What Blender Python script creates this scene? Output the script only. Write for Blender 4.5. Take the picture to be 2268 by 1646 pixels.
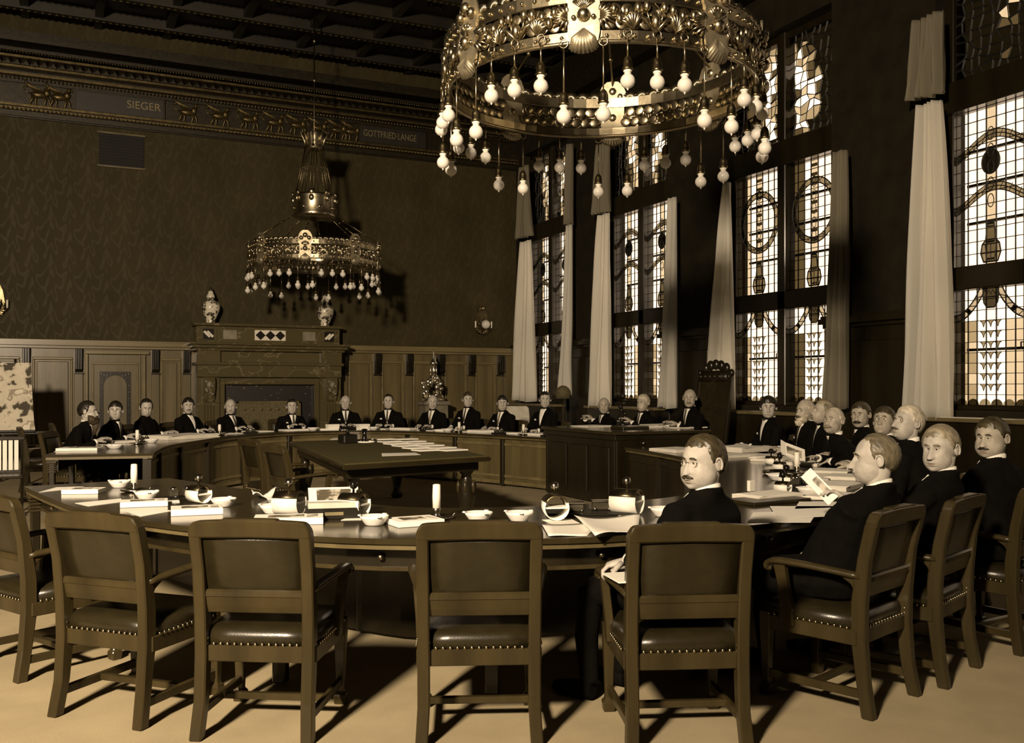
import bpy, bmesh, math, random
from mathutils import Vector, Matrix, Quaternion
from mathutils.bvhtree import BVHTree
random.seed(7)
rnd = random.Random(11)
PI = math.pi
C = bpy.context.scene.collection
for o in list(bpy.data.objects): bpy.data.objects.remove(o)

# ---------------------------------------------------------------- camera, world, lights, exposure
FPX, HY, CX, CAMZ = 2120.0, 859.0, 1134.0, 1.5
YAW = math.atan(1010/2120)
SA, CA = math.sin(YAW), math.cos(YAW)
cam = bpy.data.cameras.new('camera'); camo = bpy.data.objects.new('camera', cam); C.objects.link(camo)
camo.location = (0, 0, CAMZ); camo.rotation_euler = (PI/2, 0, -YAW)
cam.sensor_width = 36; cam.lens = FPX/2268*36
cam.shift_y = (HY-823)/2268; cam.clip_start = .05; cam.clip_end = 200
bpy.context.scene.camera = camo

WARM = (1.0, .79, .56)
world = bpy.data.worlds.new('sky'); bpy.context.scene.world = world
world.use_nodes = True
_bg = world.node_tree.nodes['Background']
_bg.inputs[0].default_value = (1.0, .75, .51, 1); _bg.inputs[1].default_value = 1.6

def area_light(name, loc, target, size, energy, color=WARM, shape='DISK', sy=None, portal=False):
    l = bpy.data.lights.new(name, 'AREA'); l.shape = shape; l.size = size
    if sy: l.size_y = sy
    l.energy = energy; l.color = color
    if portal: l.cycles.is_portal = True
    o = bpy.data.objects.new(name, l); C.objects.link(o); o.location = loc
    d = Vector(target)-Vector(loc); o.rotation_euler = d.to_track_quat('-Z', 'Y').to_euler()
    return o
# the photographer's flood lamp, high up behind the camera on the left
area_light('flood_lamp', (-3.9, -1.2, 4.9), (3.6, 15.5, 1.3), .8, 680).data.spread = math.radians(112)
WX = 9.30            # inner face of the window wall
GX = 9.55            # glass plane
WIN = [(18.98, 16.95), (15.55, 13.4), (11.97, 9.65), (7.99, 5.8), (4.35, 2.2), (.75, -1.4)]
for yf, yn in WIN:
    area_light('daylight_portal', (GX+.45, (yf+yn)/2, 3.9), (0, (yf+yn)/2, 3.9), yf-yn+.2, 1, shape='RECTANGLE', sy=5.4, portal=True)
vs = bpy.context.scene.view_settings
vs.view_transform = 'Standard'; vs.look = 'None'; vs.gamma = 1; vs.use_curve_mapping = False
vs.exposure = 0.8

# ---------------------------------------------------------------- where a picture point lies on a plane of the room
def ray(px): 
    u = (px-CX)/FPX
    return SA+u*CA, CA-u*SA
def tz(px, py, z):
    t = FPX*(CAMZ-z)/(py-HY); a, b = ray(px); return Vector((t*a, t*b, z))
def tx(px, py, X):
    a, b = ray(px); t = X/a; return Vector((X, t*b, CAMZ+(HY-py)*t/FPX))
def ty(px, py, Y):
    a, b = ray(px); t = Y/b; return Vector((t*a, Y, CAMZ+(HY-py)*t/FPX))
def td(px, py, t):
    a, b = ray(px); return Vector((t*a, t*b, CAMZ+(HY-py)*t/FPX))
def pxof(x, y):
    return CX+FPX*(x*CA-y*SA)/(x*SA+y*CA)

# ---------------------------------------------------------------- materials
MATS = {}
def M(name, col, rough=.5, metal=0., var=.18, scale=6., stretch=(1,1,1), bump=0., bscale=None, spec=.5, trans=0.):
    m = bpy.data.materials.new(name); m.use_nodes = True; nt = m.node_tree; N = nt.nodes; L = nt.links
    b = N['Principled BSDF']
    tc = N.new('ShaderNodeTexCoord'); mp = N.new('ShaderNodeMapping'); mp.inputs['Scale'].default_value = stretch
    L.new(tc.outputs['Object'], mp.inputs['Vector'])
    nz = N.new('ShaderNodeTexNoise'); nz.inputs['Scale'].default_value = scale; nz.inputs['Detail'].default_value = 5
    L.new(mp.outputs[0], nz.inputs['Vector'])
    cr = N.new('ShaderNodeValToRGB')
    cr.color_ramp.elements[0].position = .3; cr.color_ramp.elements[1].position = .7
    cr.color_ramp.elements[0].color = [max(0, c*(1-var)) for c in col]+[1]
    cr.color_ramp.elements[1].color = [min(1, c*(1+var)) for c in col]+[1]
    L.new(nz.outputs['Fac'], cr.inputs[0]); L.new(cr.outputs[0], b.inputs['Base Color'])
    b.inputs['Roughness'].default_value = rough; b.inputs['Metallic'].default_value = metal
    b.inputs['Specular IOR Level'].default_value = spec
    if bump:
        n2 = N.new('ShaderNodeTexNoise'); n2.inputs['Scale'].default_value = bscale or scale*4; n2.inputs['Detail'].default_value = 4
        L.new(mp.outputs[0], n2.inputs['Vector'])
        bp = N.new('ShaderNodeBump'); bp.inputs['Strength'].default_value = bump; bp.inputs['Distance'].default_value = .01
        L.new(n2.outputs['Fac'], bp.inputs['Height']); L.new(bp.outputs[0], b.inputs['Normal'])
    if trans:
        tr = N.new('ShaderNodeBsdfTranslucent'); L.new(cr.outputs[0], tr.inputs['Color'])
        mx = N.new('ShaderNodeMixShader'); mx.inputs[0].default_value = trans
        L.new(b.outputs[0], mx.inputs[1]); L.new(tr.outputs[0], mx.inputs[2]); L.new(mx.outputs[0], N['Material Output'].inputs['Surface'])
    MATS[name] = m; return m
def glass(name, tint, gloss=.04):
    m = bpy.data.materials.new(name); m.use_nodes = True; nt = m.node_tree; N = nt.nodes; L = nt.links
    N.remove(N['Principled BSDF'])
    tc = N.new('ShaderNodeTexCoord'); nz = N.new('ShaderNodeTexNoise'); nz.inputs['Scale'].default_value = 3.
    L.new(tc.outputs['Object'], nz.inputs['Vector'])
    cr = N.new('ShaderNodeValToRGB'); cr.color_ramp.elements[0].position = .3; cr.color_ramp.elements[1].position = .75
    cr.color_ramp.elements[0].color = [c*.86 for c in tint]+[1]; cr.color_ramp.elements[1].color = list(tint)+[1]
    L.new(nz.outputs['Fac'], cr.inputs[0])
    tr = N.new('ShaderNodeBsdfTransparent'); L.new(cr.outputs[0], tr.inputs[0])
    gl = N.new('ShaderNodeBsdfGlossy'); gl.inputs['Roughness'].default_value = .12
    mx = N.new('ShaderNodeMixShader'); mx.inputs[0].default_value = gloss
    L.new(tr.outputs[0], mx.inputs[1]); L.new(gl.outputs[0], mx.inputs[2]); L.new(mx.outputs[0], N['Material Output'].inputs['Surface'])
    MATS[name] = m; return m
def ramp_mat(name, cols, rough, scale, stretch=(1,1,1), tex='NOISE', metal=0, detail=6):
    """colours with hard steps: patches on maps, painted jars, marble"""
    m = bpy.data.materials.new(name); m.use_nodes = True; nt = m.node_tree; N = nt.nodes; L = nt.links
    b = N['Principled BSDF']; b.inputs['Roughness'].default_value = rough; b.inputs['Metallic'].default_value = metal
    tc = N.new('ShaderNodeTexCoord'); mp = N.new('ShaderNodeMapping'); mp.inputs['Scale'].default_value = stretch
    L.new(tc.outputs['Object'], mp.inputs['Vector'])
    if tex == 'VORONOI':
        t = N.new('ShaderNodeTexVoronoi'); t.inputs['Scale'].default_value = scale; src = t.outputs['Distance']
    else:
        t = N.new('ShaderNodeTexNoise'); t.inputs['Scale'].default_value = scale; t.inputs['Detail'].default_value = detail; src = t.outputs['Fac']
    L.new(mp.outputs[0], t.inputs['Vector'])
    cr = N.new('ShaderNodeValToRGB'); e = cr.color_ramp.elements
    while len(e) < len(cols): e.new(.5)
    for k, (p, c) in enumerate(cols): e[k].position = p; e[k].color = list(c)+[1]
    L.new(src, cr.inputs[0]); L.new(cr.outputs[0], b.inputs['Base Color'])
    MATS[name] = m; return m

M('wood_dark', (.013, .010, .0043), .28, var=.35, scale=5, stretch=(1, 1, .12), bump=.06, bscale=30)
M('wood_chair', (.034, .0255, .0102), .30, var=.35, scale=7, stretch=(1, 1, .12), bump=.08, bscale=40, spec=.35)
M('wood_table', (.026, .020, .0085), .15, var=.35, scale=4, stretch=(.25, .25, 1), bump=.015, bscale=20)
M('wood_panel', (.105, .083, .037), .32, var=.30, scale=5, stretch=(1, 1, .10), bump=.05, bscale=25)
M('wood_rail', (.150, .120, .056), .30, var=.25, scale=5, stretch=(.15, 1, 1), bump=.04)
M('leather', (.017, .0135, .0055), .30, var=.25, scale=9, bump=.07, bscale=160)
M('nail', (.55, .47, .30), .25, metal=1, var=.1)
M('floor_carpet', (.36, .30, .185), .95, var=.10, scale=3, bump=.25, bscale=160, spec=.1)
M('ceiling_wood', (.010, .008, .0035), .5, var=.4, scale=3, bump=.1)
M('gilt', (.095, .071, .027), .38, metal=.7, var=.4, scale=14, bump=.3, bscale=60)
M('gilt_dark', (.019, .0147, .006), .42, metal=.4, var=.4, scale=14, bump=.3, bscale=60)
M('plaque', (.012, .010, .006), .5, var=.3)
M('letter', (.20, .165, .085), .45, metal=.3)
M('brass', (.42, .365, .25), .30, metal=1, var=.2, scale=12, bump=.06, bscale=40)
M('brass_matte', (.36, .315, .22), .52, metal=.85, var=.25, scale=14, bump=.15, bscale=50)
M('brass_dark', (.19, .155, .088), .34, metal=1, var=.35, scale=14, bump=.2, bscale=50)
M('bulb', (.80, .77, .70), .22, var=.05, scale=4, trans=.25)
M('porcelain_ring', (.75, .72, .62), .3, var=.05)
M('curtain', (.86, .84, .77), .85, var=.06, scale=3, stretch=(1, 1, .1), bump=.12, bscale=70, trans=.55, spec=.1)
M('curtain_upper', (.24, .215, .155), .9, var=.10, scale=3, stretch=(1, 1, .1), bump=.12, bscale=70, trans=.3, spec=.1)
M('lead', (.010, .009, .006), .6, var=.3)
M('suit', (.0026, .0021, .0014), .9, var=.35, scale=18, bump=.25, bscale=260, spec=.1)
M('suit_brown', (.016, .0125, .0075), .85, var=.35, scale=18, bump=.25, bscale=260, spec=.2)
M('trousers', (.015, .018, .010), .85, var=.3, scale=18, bump=.2, bscale=260, spec=.2)
M('tweed', (.08, .064, .030), .9, var=.8, scale=120, spec=.1)
M('shirt', (.80, .78, .70), .6, var=.05, scale=10)
M('tie', (.035, .029, .016), .5, var=.5, scale=40)
M('tie_light', (.20, .17, .10), .5, var=.5, scale=40)
M('skin', (.40, .372, .325), .55, var=.16, scale=22, bump=.16, bscale=110, spec=.35)
M('skin_dark', (.36, .325, .265), .55, var=.20, scale=22, bump=.16, bscale=110, spec=.35)
M('lip', (.33, .275, .215), .4, var=.1)
M('eye', (.45, .42, .36), .15, var=.05)
M('iris', (.022, .018, .012), .1, var=.1)
M('hair_dark', (.014, .0115, .007), .38, var=.6, scale=60, stretch=(1, .15, .4), bump=.5, bscale=90)
M('hair_brown', (.045, .036, .018), .40, var=.6, scale=60, stretch=(1, .15, .4), bump=.5, bscale=90)
M('hair_mid', (.115, .098, .062), .42, var=.55, scale=60, stretch=(1, .15, .4), bump=.5, bscale=90)
M('hair_grey', (.22, .19, .13), .42, var=.55, scale=60, stretch=(1, .15, .4), bump=.5, bscale=90)
M('hair_white', (.48, .43, .33), .45, var=.4, scale=60, stretch=(1, .15, .4), bump=.5, bscale=90)
M('beard_red', (.045, .030, .014), .6, var=.6, scale=60, bump=.8, bscale=70)
M('paper', (.82, .79, .70), .75, var=.03, scale=5)
M('paper_grey', (.50, .47, .39), .75, var=.12, scale=9)
M('paper_edge', (.66, .62, .52), .8, var=.15, scale=60, stretch=(.1, .1, 1))
M('dish', (.80, .78, .72), .25, var=.04)
M('wax', (.78, .74, .64), .4, var=.06, scale=20)
M('black_iron', (.014, .012, .008), .35, var=.3, metal=.3)
M('black_knob', (.006, .005, .004), .12, var=.2)
M('nickel', (.50, .46, .38), .22, metal=1, var=.15)
M('inkglass', (.045, .040, .028), .06, var=.3, spec=1)
M('felt', (.075, .064, .026), .95, var=.15, scale=20, bump=.1, spec=.1)
M('silver', (.75, .70, .58), .24, metal=1, var=.2, scale=20, bump=.25, bscale=60)
M('stone_grey', (.16, .14, .095), .5, var=.25, scale=9)
M('white_stone', (.62, .58, .48), .4, var=.1)
M('black_stone', (.012, .010, .007), .25, var=.2)
M('wall_shaded', (.014, .0112, .0052), .8, var=.3, scale=4, bump=.1, spec=.2)  # wall covering darkened to near-black: paints in the backlit shade of the window wall
M('void', (.006, .005, .003), .8, var=.2)
M('embroidery', (.085, .070, .030), .8, var=.4, scale=30)
ramp_mat('marble', [(.0, (.085, .070, .033)), (.488, (.070, .057, .026)), (.50, (.16, .135, .08)), (.512, (.075, .061, .028)), (1., (.095, .078, .037))], .22, 1.7, (1, 1, 1.6))
ramp_mat('screen', [(.0, (.35, .30, .17)), (.10, (.12, .10, .05)), (.22, (.008, .007, .005)), (1, (.006, .005, .004))], .4, 12, tex='VORONOI')
ramp_mat('jar', [(.0, (.66, .62, .50)), (.50, (.62, .57, .46)), (.55, (.035, .030, .020)), (.63, (.05, .04, .025)), (.66, (.55, .50, .40)), (1, (.66, .62, .5))], .18, 11)
ramp_mat('jar_lid', [(.0, (.02, .017, .011)), (.46, (.03, .025, .015)), (.52, (.6, .56, .46)), (1, (.5, .46, .36))], .18, 9)
ramp_mat('map', [(.0, (.035, .030, .018)), (.42, (.06, .05, .03)), (.45, (.55, .50, .39)), (.56, (.62, .57, .45)), (.60, (.22, .18, .12)), (.65, (.68, .63, .51)), (1, (.70, .65, .53))], .8, 4.2, detail=9)
ramp_mat('photo', [(.0, (.03, .025, .016)), (.45, (.10, .085, .055)), (.55, (.45, .41, .33)), (1, (.62, .58, .5))], .6, 16)
ramp_mat('print', [(.0, (.10, .085, .06)), (.40, (.20, .17, .12)), (.5, (.70, .66, .57)), (1, (.80, .77, .69))], .7, 38, (.25, 1, 1))

def wallpaper():
    m = bpy.data.materials.new('wallpaper'); m.use_nodes = True; nt = m.node_tree; N = nt.nodes; L = nt.links
    b = N['Principled BSDF']; b.inputs['Roughness'].default_value = .6; b.inputs['Specular IOR Level'].default_value = .10
    tc = N.new('ShaderNodeTexCoord'); sp = N.new('ShaderNodeSeparateXYZ'); L.new(tc.outputs['Object'], sp.inputs[0])
    def mth(op, a, bb=None, c=None):
        n = N.new('ShaderNodeMath'); n.operation = op
        for k, v in enumerate((a, bb, c)):
            if v is None: continue
            if isinstance(v, (int, float)): n.inputs[k].default_value = v
            else: L.new(v, n.inputs[k])
        return n.outputs[0]
    hx = mth('ADD', sp.outputs[0], sp.outputs[1])
    u = mth('MULTIPLY', hx, 2*PI/.62); w = mth('MULTIPLY', sp.outputs[2], 2*PI/.86)
    lat = mth('ADD', mth('COSINE', u), mth('COSINE', w))                        # ogee lattice
    s2 = mth('MULTIPLY', mth('SINE', mth('MULTIPLY', u, 2)), mth('COSINE', mth('MULTIPLY', w, 3)))
    s3 = mth('MULTIPLY', mth('COSINE', mth('ADD', mth('MULTIPLY', mth('ABSOLUTE', mth('SINE', u)), 6.5), mth('MULTIPLY', w, 2))), .8)
    f = mth('ADD', mth('ADD', lat, mth('MULTIPLY', s2, .55)), s3)
    f = mth('SINE', mth('MULTIPLY', f, 2.3))
    cr = N.new('ShaderNodeValToRGB'); cr.color_ramp.elements[0].position = .42; cr.color_ramp.elements[1].position = .58
    cr.color_ramp.elements[0].color = (.046, .037, .0160, 1); cr.color_ramp.elements[1].color = (.055, .045, .0205, 1)
    L.new(f, cr.inputs[0])
    nz = N.new('ShaderNodeTexNoise'); nz.inputs['Scale'].default_value = 1.3; nz.inputs['Detail'].default_value = 6
    L.new(tc.outputs['Object'], nz.inputs['Vector'])
    r2 = N.new('ShaderNodeValToRGB'); r2.color_ramp.elements[0].position = .3; r2.color_ramp.elements[0].color = (.72, .72, .72, 1); r2.color_ramp.elements[1].position = .7
    L.new(nz.outputs['Fac'], r2.inputs[0])
    mx = N.new('ShaderNodeMix'); mx.data_type = 'RGBA'; mx.blend_type = 'MULTIPLY'; mx.inputs[0].default_value = 1
    L.new(cr.outputs[0], mx.inputs[6]); L.new(r2.outputs[0], mx.inputs[7]); L.new(mx.outputs[2], b.inputs['Base Color'])
    rr = N.new('ShaderNodeMapRange'); rr.inputs[3].default_value = .62; rr.inputs[4].default_value = .50
    L.new(f, rr.inputs[0]); L.new(rr.outputs[0], b.inputs['Roughness'])
    MATS['wallpaper'] = m
wallpaper()
glass('glass_clear', (.92, .92, .92)); glass('glass_bright', (.96, .96, .96)); glass('glass_mid', (.66, .64, .58)); glass('glass_grey', (.50, .475, .40))
glass('glass_dark', (.24, .22, .165)); glass('glass_black', (.07, .065, .045))
glass('bell_glass', (.75, .75, .75), .12)

# ---------------------------------------------------------------- mesh helpers
class MB:
    def __init__(s): s.v = []; s.f = []; s.m = []; s.cur = 0
    def add(s, vs, fs):
        o = len(s.v); s.v += [tuple(v) for v in vs]
        for f in fs: s.f.append(tuple(i+o for i in f)); s.m.append(s.cur)
        return s
    def box(s, x0, x1, y0, y1, z0, z1):
        vs = [(x, y, z) for z in (z0, z1) for y in (y0, y1) for x in (x0, x1)]
        return s.add(vs, [(0,2,3,1), (4,5,7,6), (0,1,5,4), (2,6,7,3), (0,4,6,2), (1,3,7,5)])
    def cbox(s, c, size, mat=None):
        a, b, d = [q/2 for q in size]
        vs = [Vector((x, y, z)) for z in (-d, d) for y in (-b, b) for x in (-a, a)]
        if mat is not None: vs = [mat @ v for v in vs]
        vs = [v+Vector(c) for v in vs]
        return s.add(vs, [(0,2,3,1), (4,5,7,6), (0,1,5,4), (2,6,7,3), (0,4,6,2), (1,3,7,5)])
    def loft(s, rings, cap=True, closed=True):
        n = len(rings[0]); vs = [p for r in rings for p in r]; fs = []
        for k in range(len(rings)-1):
            for i in range(n if closed else n-1):
                j = (i+1) % n; fs.append((k*n+i, k*n+j, (k+1)*n+j, (k+1)*n+i))
        if cap and closed:
            fs.append(tuple(range(n-1, -1, -1))); fs.append(tuple(range((len(rings)-1)*n, len(rings)*n)))
        return s.add(vs, fs)
    def tube(s, pts, rad, n=8, cap=True, flat=None):
        pts = [Vector(p) for p in pts]
        if not hasattr(rad, '__len__'): rad = [rad]*len(pts)
        rings = []; up = None
        for i, p in enumerate(pts):
            d = (pts[min(i+1, len(pts)-1)]-pts[max(i-1, 0)])
            if d.length < 1e-9: d = Vector((0, 0, 1))
            d.normalize()
            if up is None: up = Vector((0, 0, 1)) if abs(d.z) < .9 else Vector((1, 0, 0))
            a = d.cross(up)
            if a.length < 1e-6: a = d.cross(Vector((0, 1, 0)))
            a.normalize(); b = a.cross(d).normalized(); up = b
            r = rad[i]; fa, fb = (1, 1) if flat is None else flat
            rings.append([p+a*(r*fa*math.cos(2*PI*k/n))+b*(r*fb*math.sin(2*PI*k/n)) for k in range(n)])
        return s.loft(rings, cap)
    def lathe(s, prof, n=16, c=(0, 0, 0)):
        rings = [[(c[0]+r*math.cos(2*PI*k/n), c[1]+r*math.sin(2*PI*k/n), c[2]+z) for k in range(n)] for r, z in prof]
        return s.loft(rings)
    def ell(s, c, r, nu=10, nv=7, mat=None):
        rings = []
        for j in range(nv+1):
            t = -PI/2+PI*j/nv; cz = max(math.cos(t), .02)
            ring = [Vector((r[0]*cz*math.cos(2*PI*k/nu), r[1]*cz*math.sin(2*PI*k/nu), r[2]*math.sin(t))) for k in range(nu)]
            if mat is not None: ring = [mat @ p for p in ring]
            rings.append([p+Vector(c) for p in ring])
        return s.loft(rings)
    def prism(s, poly, d0, d1, axis='z'):
        n = len(poly)
        def P(a, b, d): return (a, b, d) if axis == 'z' else ((a, d, b) if axis == 'y' else (d, a, b))
        vs = [P(a, b, d0) for a, b in poly]+[P(a, b, d1) for a, b in poly]
        fs = [tuple(range(n-1, -1, -1)), tuple(range(n, 2*n))]+[(i, (i+1) % n, n+(i+1) % n, n+i) for i in range(n)]
        return s.add(vs, fs)
    def torus(s, c, R, r, n=16, m=6, mat=None):
        rings = []
        vs = []; fs = []
        for i in range(n):
            a = 2*PI*i/n
            for j in range(m):
                b = 2*PI*j/m
                p = Vector(((R+r*math.cos(b))*math.cos(a), (R+r*math.cos(b))*math.sin(a), r*math.sin(b)))
                if mat is not None: p = mat @ p
                vs.append(p+Vector(c))
        for i in range(n):
            for j in range(m):
                fs.append((i*m+j, ((i+1) % n)*m+j, ((i+1) % n)*m+(j+1) % m, i*m+(j+1) % m))
        return s.add(vs, fs)
    def mesh(s, name, mat, smooth=False, bevel=0.):
        me = bpy.data.meshes.new(name); me.from_pydata(s.v, [], s.f)
        if bevel or True:
            bm = bmesh.new(); bm.from_mesh(me)
            bmesh.ops.recalc_face_normals(bm, faces=bm.faces)
            if bevel:
                bmesh.ops.bevel(bm, geom=list(bm.edges), offset=bevel, segments=1, affect='EDGES', profile=.5, clamp_overlap=True)
            bm.to_mesh(me); bm.free()
        mats = mat if isinstance(mat, (list, tuple)) else [mat]
        for q in mats: me.materials.append(MATS[q])
        if len(mats) > 1 and not bevel:
            for p, k in zip(me.polygons, s.m): p.material_index = k
        if smooth:
            for p in me.polygons: p.use_smooth = True
        return me
    def build(s, name, mat, parent=None, smooth=False, bevel=0., loc=None, rz=None):
        return link(name, s.mesh(name, mat, smooth, bevel), parent, loc, rz)
def link(name, me, parent=None, loc=None, rz=None):
    o = bpy.data.objects.new(name, me); C.objects.link(o)
    if parent is not None: o.parent = parent
    if loc is not None: o.location = loc
    if rz is not None: o.rotation_euler = (0, 0, rz)
    return o
def thing(name, label, cat, loc=(0, 0, 0), rz=0., group=None):
    o = bpy.data.objects.new(name, None); C.objects.link(o); o.empty_display_size = .1
    o.location = loc; o.rotation_euler = (0, 0, rz); return tag(o, label, cat, group)
def tag(o, label, cat, group=None):
    o['label'] = label; o['category'] = cat
    if group: o['group'] = group
    return o
def struct(o, label=None):
    o['kind'] = 'structure'
    if label: o['label'] = label
    return o
def sempty(name, loc=(0, 0, 0), label=None):
    o = bpy.data.objects.new(name, None); C.objects.link(o); o.location = loc; return struct(o, label)
def dup(root, loc, rz, label, group=None):
    r = root.copy(); C.objects.link(r); r.location = loc; r.rotation_euler = (0, 0, rz); r['label'] = label
    if group: r['group'] = group
    for ch in list(root.children):
        c = ch.copy(); C.objects.link(c); c.parent = r
        for g in ch.children:
            d = g.copy(); C.objects.link(d); d.parent = c
    return r
def heading(fx, fy): return math.atan2(-fx, fy)      # turns local +Y towards (fx, fy)
def catmull(pts, n=6):
    P = [Vector(p) for p in pts]; out = []
    for i in range(len(P)-1):
        a, b, c, d = P[max(i-1, 0)], P[i], P[i+1], P[min(i+2, len(P)-1)]
        for k in range(n):
            t = k/n
            out.append(.5*((2*b)+(c-a)*t+(2*a-5*b+4*c-d)*t*t+(3*b-a-3*c+d)*t**3))
    return out+[P[-1]]
# ---------------------------------------------------------------- the room
L = 19.3; XL = -5.0; YF = -4.0; ZC = 8.3
struct(MB().box(XL, WX+.5, YF, L+.3, -.2, 0).build('floor', 'floor_carpet'), 'pale plain carpet covering the hall floor')
ceil = struct(MB().box(XL, WX+.5, YF, L+.3, ZC, ZC+.3).build('ceiling', 'ceiling_wood'), 'dark coffered timber ceiling with gilt beading')
wb = struct(MB().box(XL, WX+.5, L, L+.3, 0, ZC).build('wall_back', 'wallpaper'), 'far wall in damask above timber wainscot')
struct(MB().box(XL-.3, XL, YF, L+.3, 0, ZC).build('wall_left', 'wallpaper'))
struct(MB().box(XL-.3, WX+.5, YF-.3, YF, 0, ZC).build('wall_front', 'wallpaper'))
ZS, ZT = 1.24, 6.62
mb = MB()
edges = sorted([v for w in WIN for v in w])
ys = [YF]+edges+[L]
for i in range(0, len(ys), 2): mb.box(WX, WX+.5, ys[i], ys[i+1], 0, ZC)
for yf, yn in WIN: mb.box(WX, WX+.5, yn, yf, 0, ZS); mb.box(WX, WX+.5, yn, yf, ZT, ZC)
wr = struct(mb.build('wall_right', 'wall_shaded'), 'window wall with tall leaded windows')  # backlit shade is put into the wall colour

# ceiling beams: coffers with gilt beading
bm1 = MB().box(XL, WX, -.07, .07, -.2, 0).mesh('beam', 'ceiling_wood')
gl1 = MB(); 
for k in range(130): gl1.ell((XL+.06+k*.11, 0, -.21), (.035, .025, .016), 6, 4)
gl1 = gl1.mesh('beading', 'gilt')
for k in range(17):
    b = link('beam', bm1, ceil, (0, L-.55-k*1.15, ZC)); link('beading', gl1, b)
bm2 = MB().box(-.07, .07, YF, L, -.16, 0).mesh('beam', 'ceiling_wood')
for k in range(12): link('beam', bm2, ceil, (XL+.9+k*1.2, 0, ZC))
ros = MB()
for k in range(8):
    a = k*PI/4; ros.ell((.13*math.cos(a), .13*math.sin(a), -.03), (.07, .035, .02), 6, 4, Matrix.Rotation(a, 3, 'Z'))
ros.ell((0, 0, -.04), (.05, .05, .03)); ros = ros.mesh('rosette', 'gilt_dark', True)
for i in range(9):
    for j in range(9): link('rosette', ros, ceil, (XL+2.7+i*1.2, L-1.12-j*1.15, ZC))
# a carved scroll panel on the ceiling over the middle of the hall
sc = MB()
for s in (-1, 1):
    for w in (0, 1):
        pts = []
        for k in range(40):
            a = k*.22; r = .75-.017*k
            pts.append((s*(.2+w*.9+r*math.cos(a)*.55), w*.3+r*math.sin(a)*.45, -.23))
        sc.tube(pts, [.045-.0008*k for k in range(40)], 5)
sc.build('scroll_relief', 'gilt', ceil, True, loc=(5.9, 12.2, ZC))

# cornice and frieze on the far wall: one trim, mouldings as parts
def bar(nm, z0, z1, dep, mat, par): return MB().box(XL, WX, L-dep, L, z0, z1).build(nm, mat, par)
tr1 = struct(MB().box(XL, WX, L-.05, L, 6.34, 7.9).build('trim_1', 'gilt_dark'), 'carved frieze and cornice running along the far wall')
for z0, z1, dep, mt in ((6.36, 6.42, .10, 'gilt_dark'), (6.46, 6.50, .14, 'gilt'), (6.53, 6.57, .12, 'gilt'), (6.95, 7.00, .10, 'gilt_dark'),
                        (7.06, 7.10, .20, 'gilt'), (7.17, 7.21, .27, 'gilt'), (7.31, 7.35, .40, 'gilt'), (7.40, 7.46, .46, 'gilt_dark'), (7.55, 7.62, .55, 'gilt_dark')):
    bar('moulding', z0, z1, dep, mt, tr1)
for zz, sp, rr, dep in ((6.47, .07, .022, .16), (7.025, .065, .02, .14), (7.385, .05, .017, .44)):
    b = MB()
    for k in range(int((WX-XL)/sp)): b.ell((XL+.03+k*sp, L-dep, zz), (rr, rr, rr), 5, 3)
    b.build('bead_row', 'gilt', tr1)['kind'] = 'stuff'
tri = MB().prism([(-.055, 0), (.055, 0), (0, .08)], -.03, .03, 'y').mesh('cornice_tooth', 'gilt_dark')
for k in range(95): link('cornice_tooth', tri, tr1, (XL+.9+k*.145, L-.28, 7.215))
# winged beasts in relief
g = MB()
g.ell((0, 0, .02), (.13, .045, .06)); g.ell((.14, 0, .07), (.06, .04, .07)); g.ell((.17, -.01, .16), (.04, .04, .045)); g.ell((.215, -.01, .15), (.025, .02, .015))
for x0, x1 in ((-.09, -.15), (-.06, -.05), (.11, .09), (.13, .19)):
    g.tube([(x0, -.01, .0), ((x0+x1)/2+.02, -.015, -.08), (x1, -.01, -.17), (x1+.05, -.01, -.175)], [.034, .022, .016, .014], 6)
g.tube([(-.12, 0, .03), (-.20, 0, .06), (-.24, 0, .13), (-.21, 0, .17), (-.18, 0, .14)], [.018, .014, .012, .012, .02], 6)
for k in range(5):
    a = .35+k*.16; g.tube([(.08-.03*k, -.02, .07), (.0-.05*k, -.03, .12+.02*k), (-.08-.035*k, -.03, .15+.028*k)], [.02, .017, .008], 5)
gm = g.mesh('griffin_relief', 'gilt', True)
for px in (412, 482, 548, 604, 655, 702, 745, 776): link('griffin_relief', gm, tr1, (ty(px, 265, L).x, L-.07, 6.755))
for px in (130, 85): link('griffin_relief', gm, tr1, (ty(px, 235, L).x, L-.07, 6.755))
def text_mesh(name, body, size, ext, mat):
    cu = bpy.data.curves.new(name, 'FONT'); cu.body = body; cu.size = size; cu.extrude = ext; cu.align_x = 'LEFT'
    o = bpy.data.objects.new(name, cu); C.objects.link(o)
    dg = bpy.context.evaluated_depsgraph_get(); me = bpy.data.meshes.new_from_object(o.evaluated_get(dg))
    bpy.data.objects.remove(o); bpy.data.curves.remove(cu)
    me.materials.clear(); me.materials.append(MATS[mat]); me.name = name; return me
def plaque(px0, px1, rows):
    x0, x1 = ty(px0, 300, L).x, ty(px1, 300, L).x
    p = MB().box(x0, x1, L-.11, L-.05, 6.59, 6.93).build('name_plaque', 'plaque', tr1)
    for a, b, c, d in ((x0-.03, x1+.03, 6.57, 6.595), (x0-.03, x1+.03, 6.925, 6.95), (x0-.03, x0, 6.595, 6.925), (x1, x1+.03, 6.595, 6.925)):
        MB().box(a, b, L-.125, L-.05, c, d).build('plaque_frame', 'gilt_dark', p)
    for body, size, xa, z, wid in rows:
        me = text_mesh('lettering', body, size, .006, 'letter')
        w = max(v.co.x for v in me.vertices); o = link('lettering', me, p, (x0+xa, L-.115, z)); o.rotation_euler = (PI/2, 0, 0)
        o.scale = (wid/w, 1, 1)
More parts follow.
